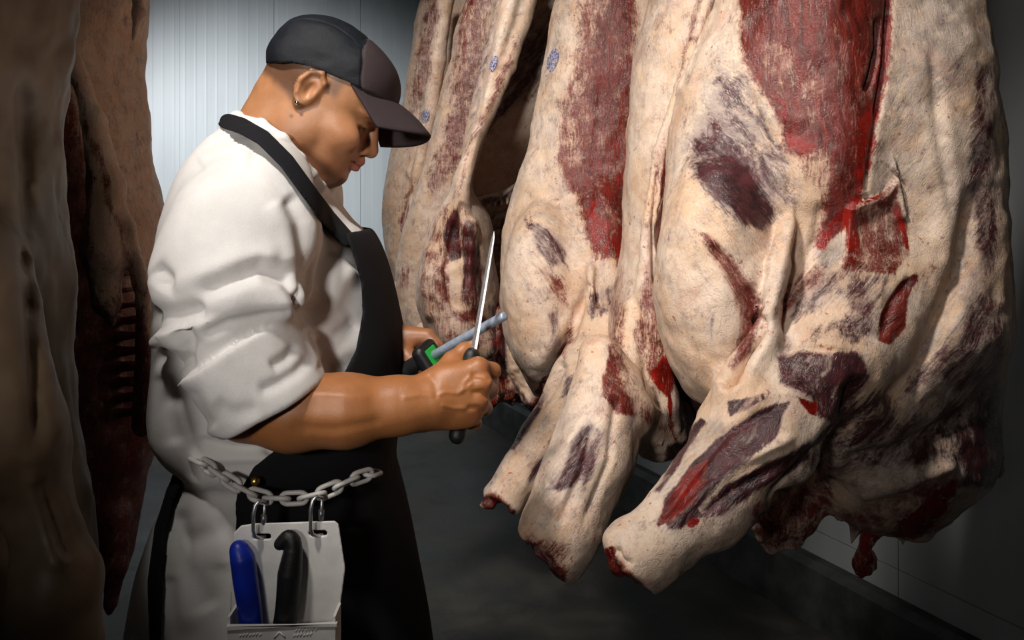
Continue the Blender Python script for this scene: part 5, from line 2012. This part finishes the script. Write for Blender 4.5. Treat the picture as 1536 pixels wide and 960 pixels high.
# ------------------------------------------------------------------ belt chain, pouch, knives
YB2 = 1.092
ch = thing('belt_chain', 'pale plastic link chain slung around the apron waist', 'chain', at(430, 745, YB2))
keys = [(292, 690, 1.150), (310, 698, 1.130), (335, 716, 1.112), (362, 733, 1.100), (392, 747, 1.094), (430, 748, 1.088), (468, 746, 1.090), (500, 733, 1.098), (530, 719, 1.110), (552, 712, 1.125), (572, 705, 1.165)]
kp = np.array([at(*k) for k in keys])
seg = np.r_[0, np.cumsum(np.linalg.norm(np.diff(kp, axis=0), axis=1))]
PITCH = .0225
nl = int(seg[-1] / PITCH)


def along(t):
    return np.array([np.interp(t, seg, kp[:, k]) for k in range(3)])


def link_vq(p0, p1, roll):
    c = (p0 + p1) / 2
    a = (p1 - p0) / np.linalg.norm(p1 - p0)
    b = np.cross(a, (0, 1, 0)); b /= np.linalg.norm(b)
    nrm = np.cross(a, b)
    w = b * math.cos(roll) + nrm * math.sin(roll)
    hl, r = .0085, .0078
    pts = []
    for k in range(8):
        t = -math.pi / 2 + math.pi * k / 7
        pts.append(c + a * (hl + r * math.cos(t)) + w * r * math.sin(t))
    for k in range(8):
        t = math.pi / 2 + math.pi * k / 7
        pts.append(c + a * (-hl + r * math.cos(t)) + w * r * math.sin(t))
    return tube_vq(pts, .0031, 8, closed=True)


for i in range(nl):
    p0, p1 = along(i * PITCH), along((i + 1) * PITCH)
    v, q = link_vq(p0, p1, math.radians(12 if i % 2 else 68))
    mesh_obj('link', v, q, CHAINM, ch)

# pouch: white plastic plate with slots, front bin
YP = 1.083
pouch = thing('knife_pouch', 'white plastic knife scabbard hanging from the belt chain', 'scabbard', at(430, 960, YP))


def plate(poly, y0, y1, hole=()):
    """prism from a px outline between two depths with oval slots cut by bmesh boolean-free grid"""
    n = len(poly)
    V = [at(x, y, y0) for x, y in poly] + [at(x, y, y0) + np.array((0, y1 - y0, 0)) for x, y in poly]
    Q = [tuple(range(n)), tuple(range(2 * n - 1, n - 1, -1))]
    return V, Q


def rrect2(qx, qz, cx, cz, hx, hz, r):
    dx = np.abs(qx - cx) - hx + r; dz = np.abs(qz - cz) - hz + r
    return np.hypot(np.maximum(dx, 0), np.maximum(dz, 0)) + np.minimum(np.maximum(dx, dz), 0) - r


back_poly = [(350, 800), (362, 788), (382, 785), (502, 781), (508, 786), (518, 852), (506, 945), (503, 1075), (352, 1075), (346, 930)]
TILT = .0


def fn_plate(P):
    px, py = proj(P)
    k = YP / FPX
    d = -poly_sd(px, py, back_poly).astype(np.float32) * k
    d = smax(d, np.abs(P[:, 1] - YP) - .0022, .001)
    for cx_, cy_ in ((393, 804), (477, 799)):
        c = at(cx_, cy_, YP)
        d = smax(d, -rrect2(P[:, 0], P[:, 2], c[0], c[2], .0115, .0034, .003), .0008)
    return d


V, Q = sdf_mesh(fn_plate, at(335, 1085, YP) - .01, at(528, 770, YP) + .01, .0016)
mesh_obj('back_plate', V, Q, PLAST, pouch)


def box_from(x0, x1, ytop0, ytop1, ybot, y0, y1, name):
    V = []
    for y in (y0, y1):
        a = at(x0, ytop0, y0); b = at(x1, ytop1, y0); c = at(x1, ybot, y0); d_ = at(x0, ybot, y0)
        for p in (a, b, c, d_):
            V.append((p[0], y, p[2]))
    Q = [(0, 1, 2, 3), (7, 6, 5, 4), (0, 4, 5, 1), (1, 5, 6, 2), (2, 6, 7, 3), (3, 7, 4, 0)]
    mesh_obj(name, np.array(V), np.array(Q), PLAST, pouch, smooth=False)


box_from(341, 503, 947, 937, 1075, 1.043, 1.046, 'front_plate')
box_from(339, 505, 946, 936, 940, 1.0410, 1.0475, 'front_rim')
box_from(341, 345, 925, 925, 1075, 1.046, 1.081, 'side_plate')
box_from(499, 503, 925, 925, 1075, 1.046, 1.081, 'side_plate')
box_from(341, 503, 1070, 1070, 1075, 1.043, 1.083, 'bottom_plate')
# moulded marks on the front plate
mv = []
for (x0, y0, x1, y1) in ((411, 957, 419, 948), (419, 948, 428, 956)):
    a, b = at(x0, y0, 1.0428), at(x1, y1, 1.0428)
    mv.append(tube_vq([a, b], .0009, 6))
for cx0, w, yb in ((359, 36, 955), (443, 36, 947), (440, 30, 955)):
    for k in range(int(w / 5)):
        x = cx0 + k * 5
        mv.append(tube_vq([at(x, yb - k * .25, 1.0428), at(x + 3, yb - 3 - k * .25 - (k % 3), 1.0428)], .0007, 6))
v, q = join(mv)
o = clean(mesh_obj('moulded_marking', v, q, PLAST, pouch))

for (cx_, cy0, cy1, sx) in ((383, 752, 806, 20), (469, 745, 803, 18)):
    ck = thing('snap_hook', 'steel snap hook joining chain and scabbard, %s' % ('left one above the blue handle' if cx_ < 400 else 'right one beyond the black handle'),
               'hook', at(cx_, cy1, YP), 'snap hooks on the belt chain')
    yy = 1.072
    pts = [at(cx_ + 14, cy0 + 2, yy + .01), at(cx_ + 6, cy0, yy), at(cx_, cy0 + 6, yy - .003), at(cx_ - 3, cy0 + 20, yy - .003), at(cx_ - 3, cy1 - 10, yy - .002),
           at(cx_, cy1 - 1, yy), at(cx_ + 6, cy1 + 1, yy + .004), at(cx_ + 14, cy1 - 1, yy + .016)]
    v, q = tube_vq(pts, .0024, 10)
    clean(mesh_obj('frame', v, q, STEELM, ck))
    gate = [at(cx_ + 14, cy0 + 2, yy + .01), at(cx_ + 13, cy0 + 20, yy + .011), at(cx_ + 13, cy1 - 18, yy + .012)]
    v, q = tube_vq(gate, .0018, 8)
    clean(mesh_obj('gate', v, q, STEELM, ck))
    v, q = tube_vq([at(cx_ + 13, cy0 + 20, yy + .011), at(cx_ + 13, cy0 + 34, yy + .012)], .0036, 10)
    clean(mesh_obj('sleeve', v, q, DARKM, ck))


def pouch_knife(name, label, pts, rad, mat, blade_to):
    t = thing(name, label, 'knife', at(*pts[-1]))
    pw = [at(*p) for p in pts]
    def fn(P):
        return schain(P, pw, rad)
    mn = np.min(pw, 0) - .03; mx = np.max(pw, 0) + .03
    V, Q = sdf_mesh(fn, mn, mx, .0016)
    mesh_obj('handle', V, Q, mat, t)
    a = at(*pts[-1]); b = at(*blade_to)
    vq = [a + np.array((-.009, -.0008, .004)), a + np.array((.009, -.0008, .004)), b + np.array((.004, -.0008, 0)), b + np.array((-.009, -.0008, 0))]
    Vb = np.array(vq + [p + np.array((0, .0016, 0)) for p in vq])
    Qb = np.array([(0, 1, 2, 3), (7, 6, 5, 4), (0, 4, 5, 1), (1, 5, 6, 2), (2, 6, 7, 3), (3, 7, 4, 0)])
    mesh_obj('blade', Vb, Qb, STEELM, t, smooth=False)


pouch_knife('knife', 'blue-handled knife in the white scabbard',
            [(358, 824, 1.066), (364, 840, 1.065), (368, 870, 1.065), (374, 910, 1.065), (379, 955, 1.065)], [.0110, .0150, .0150, .0145, .0135], HBLU, (378, 1060, 1.061))
pouch_knife('knife', 'black-handled knife with hooked butt in the white scabbard',
            [(420, 816, 1.066), (432, 806, 1.066), (440, 818, 1.065), (435, 860, 1.065), (431, 910, 1.065), (424, 955, 1.065)], [.0075, .0090, .0105, .0150, .0145, .0140], HBLK, (424, 1060, 1.060))
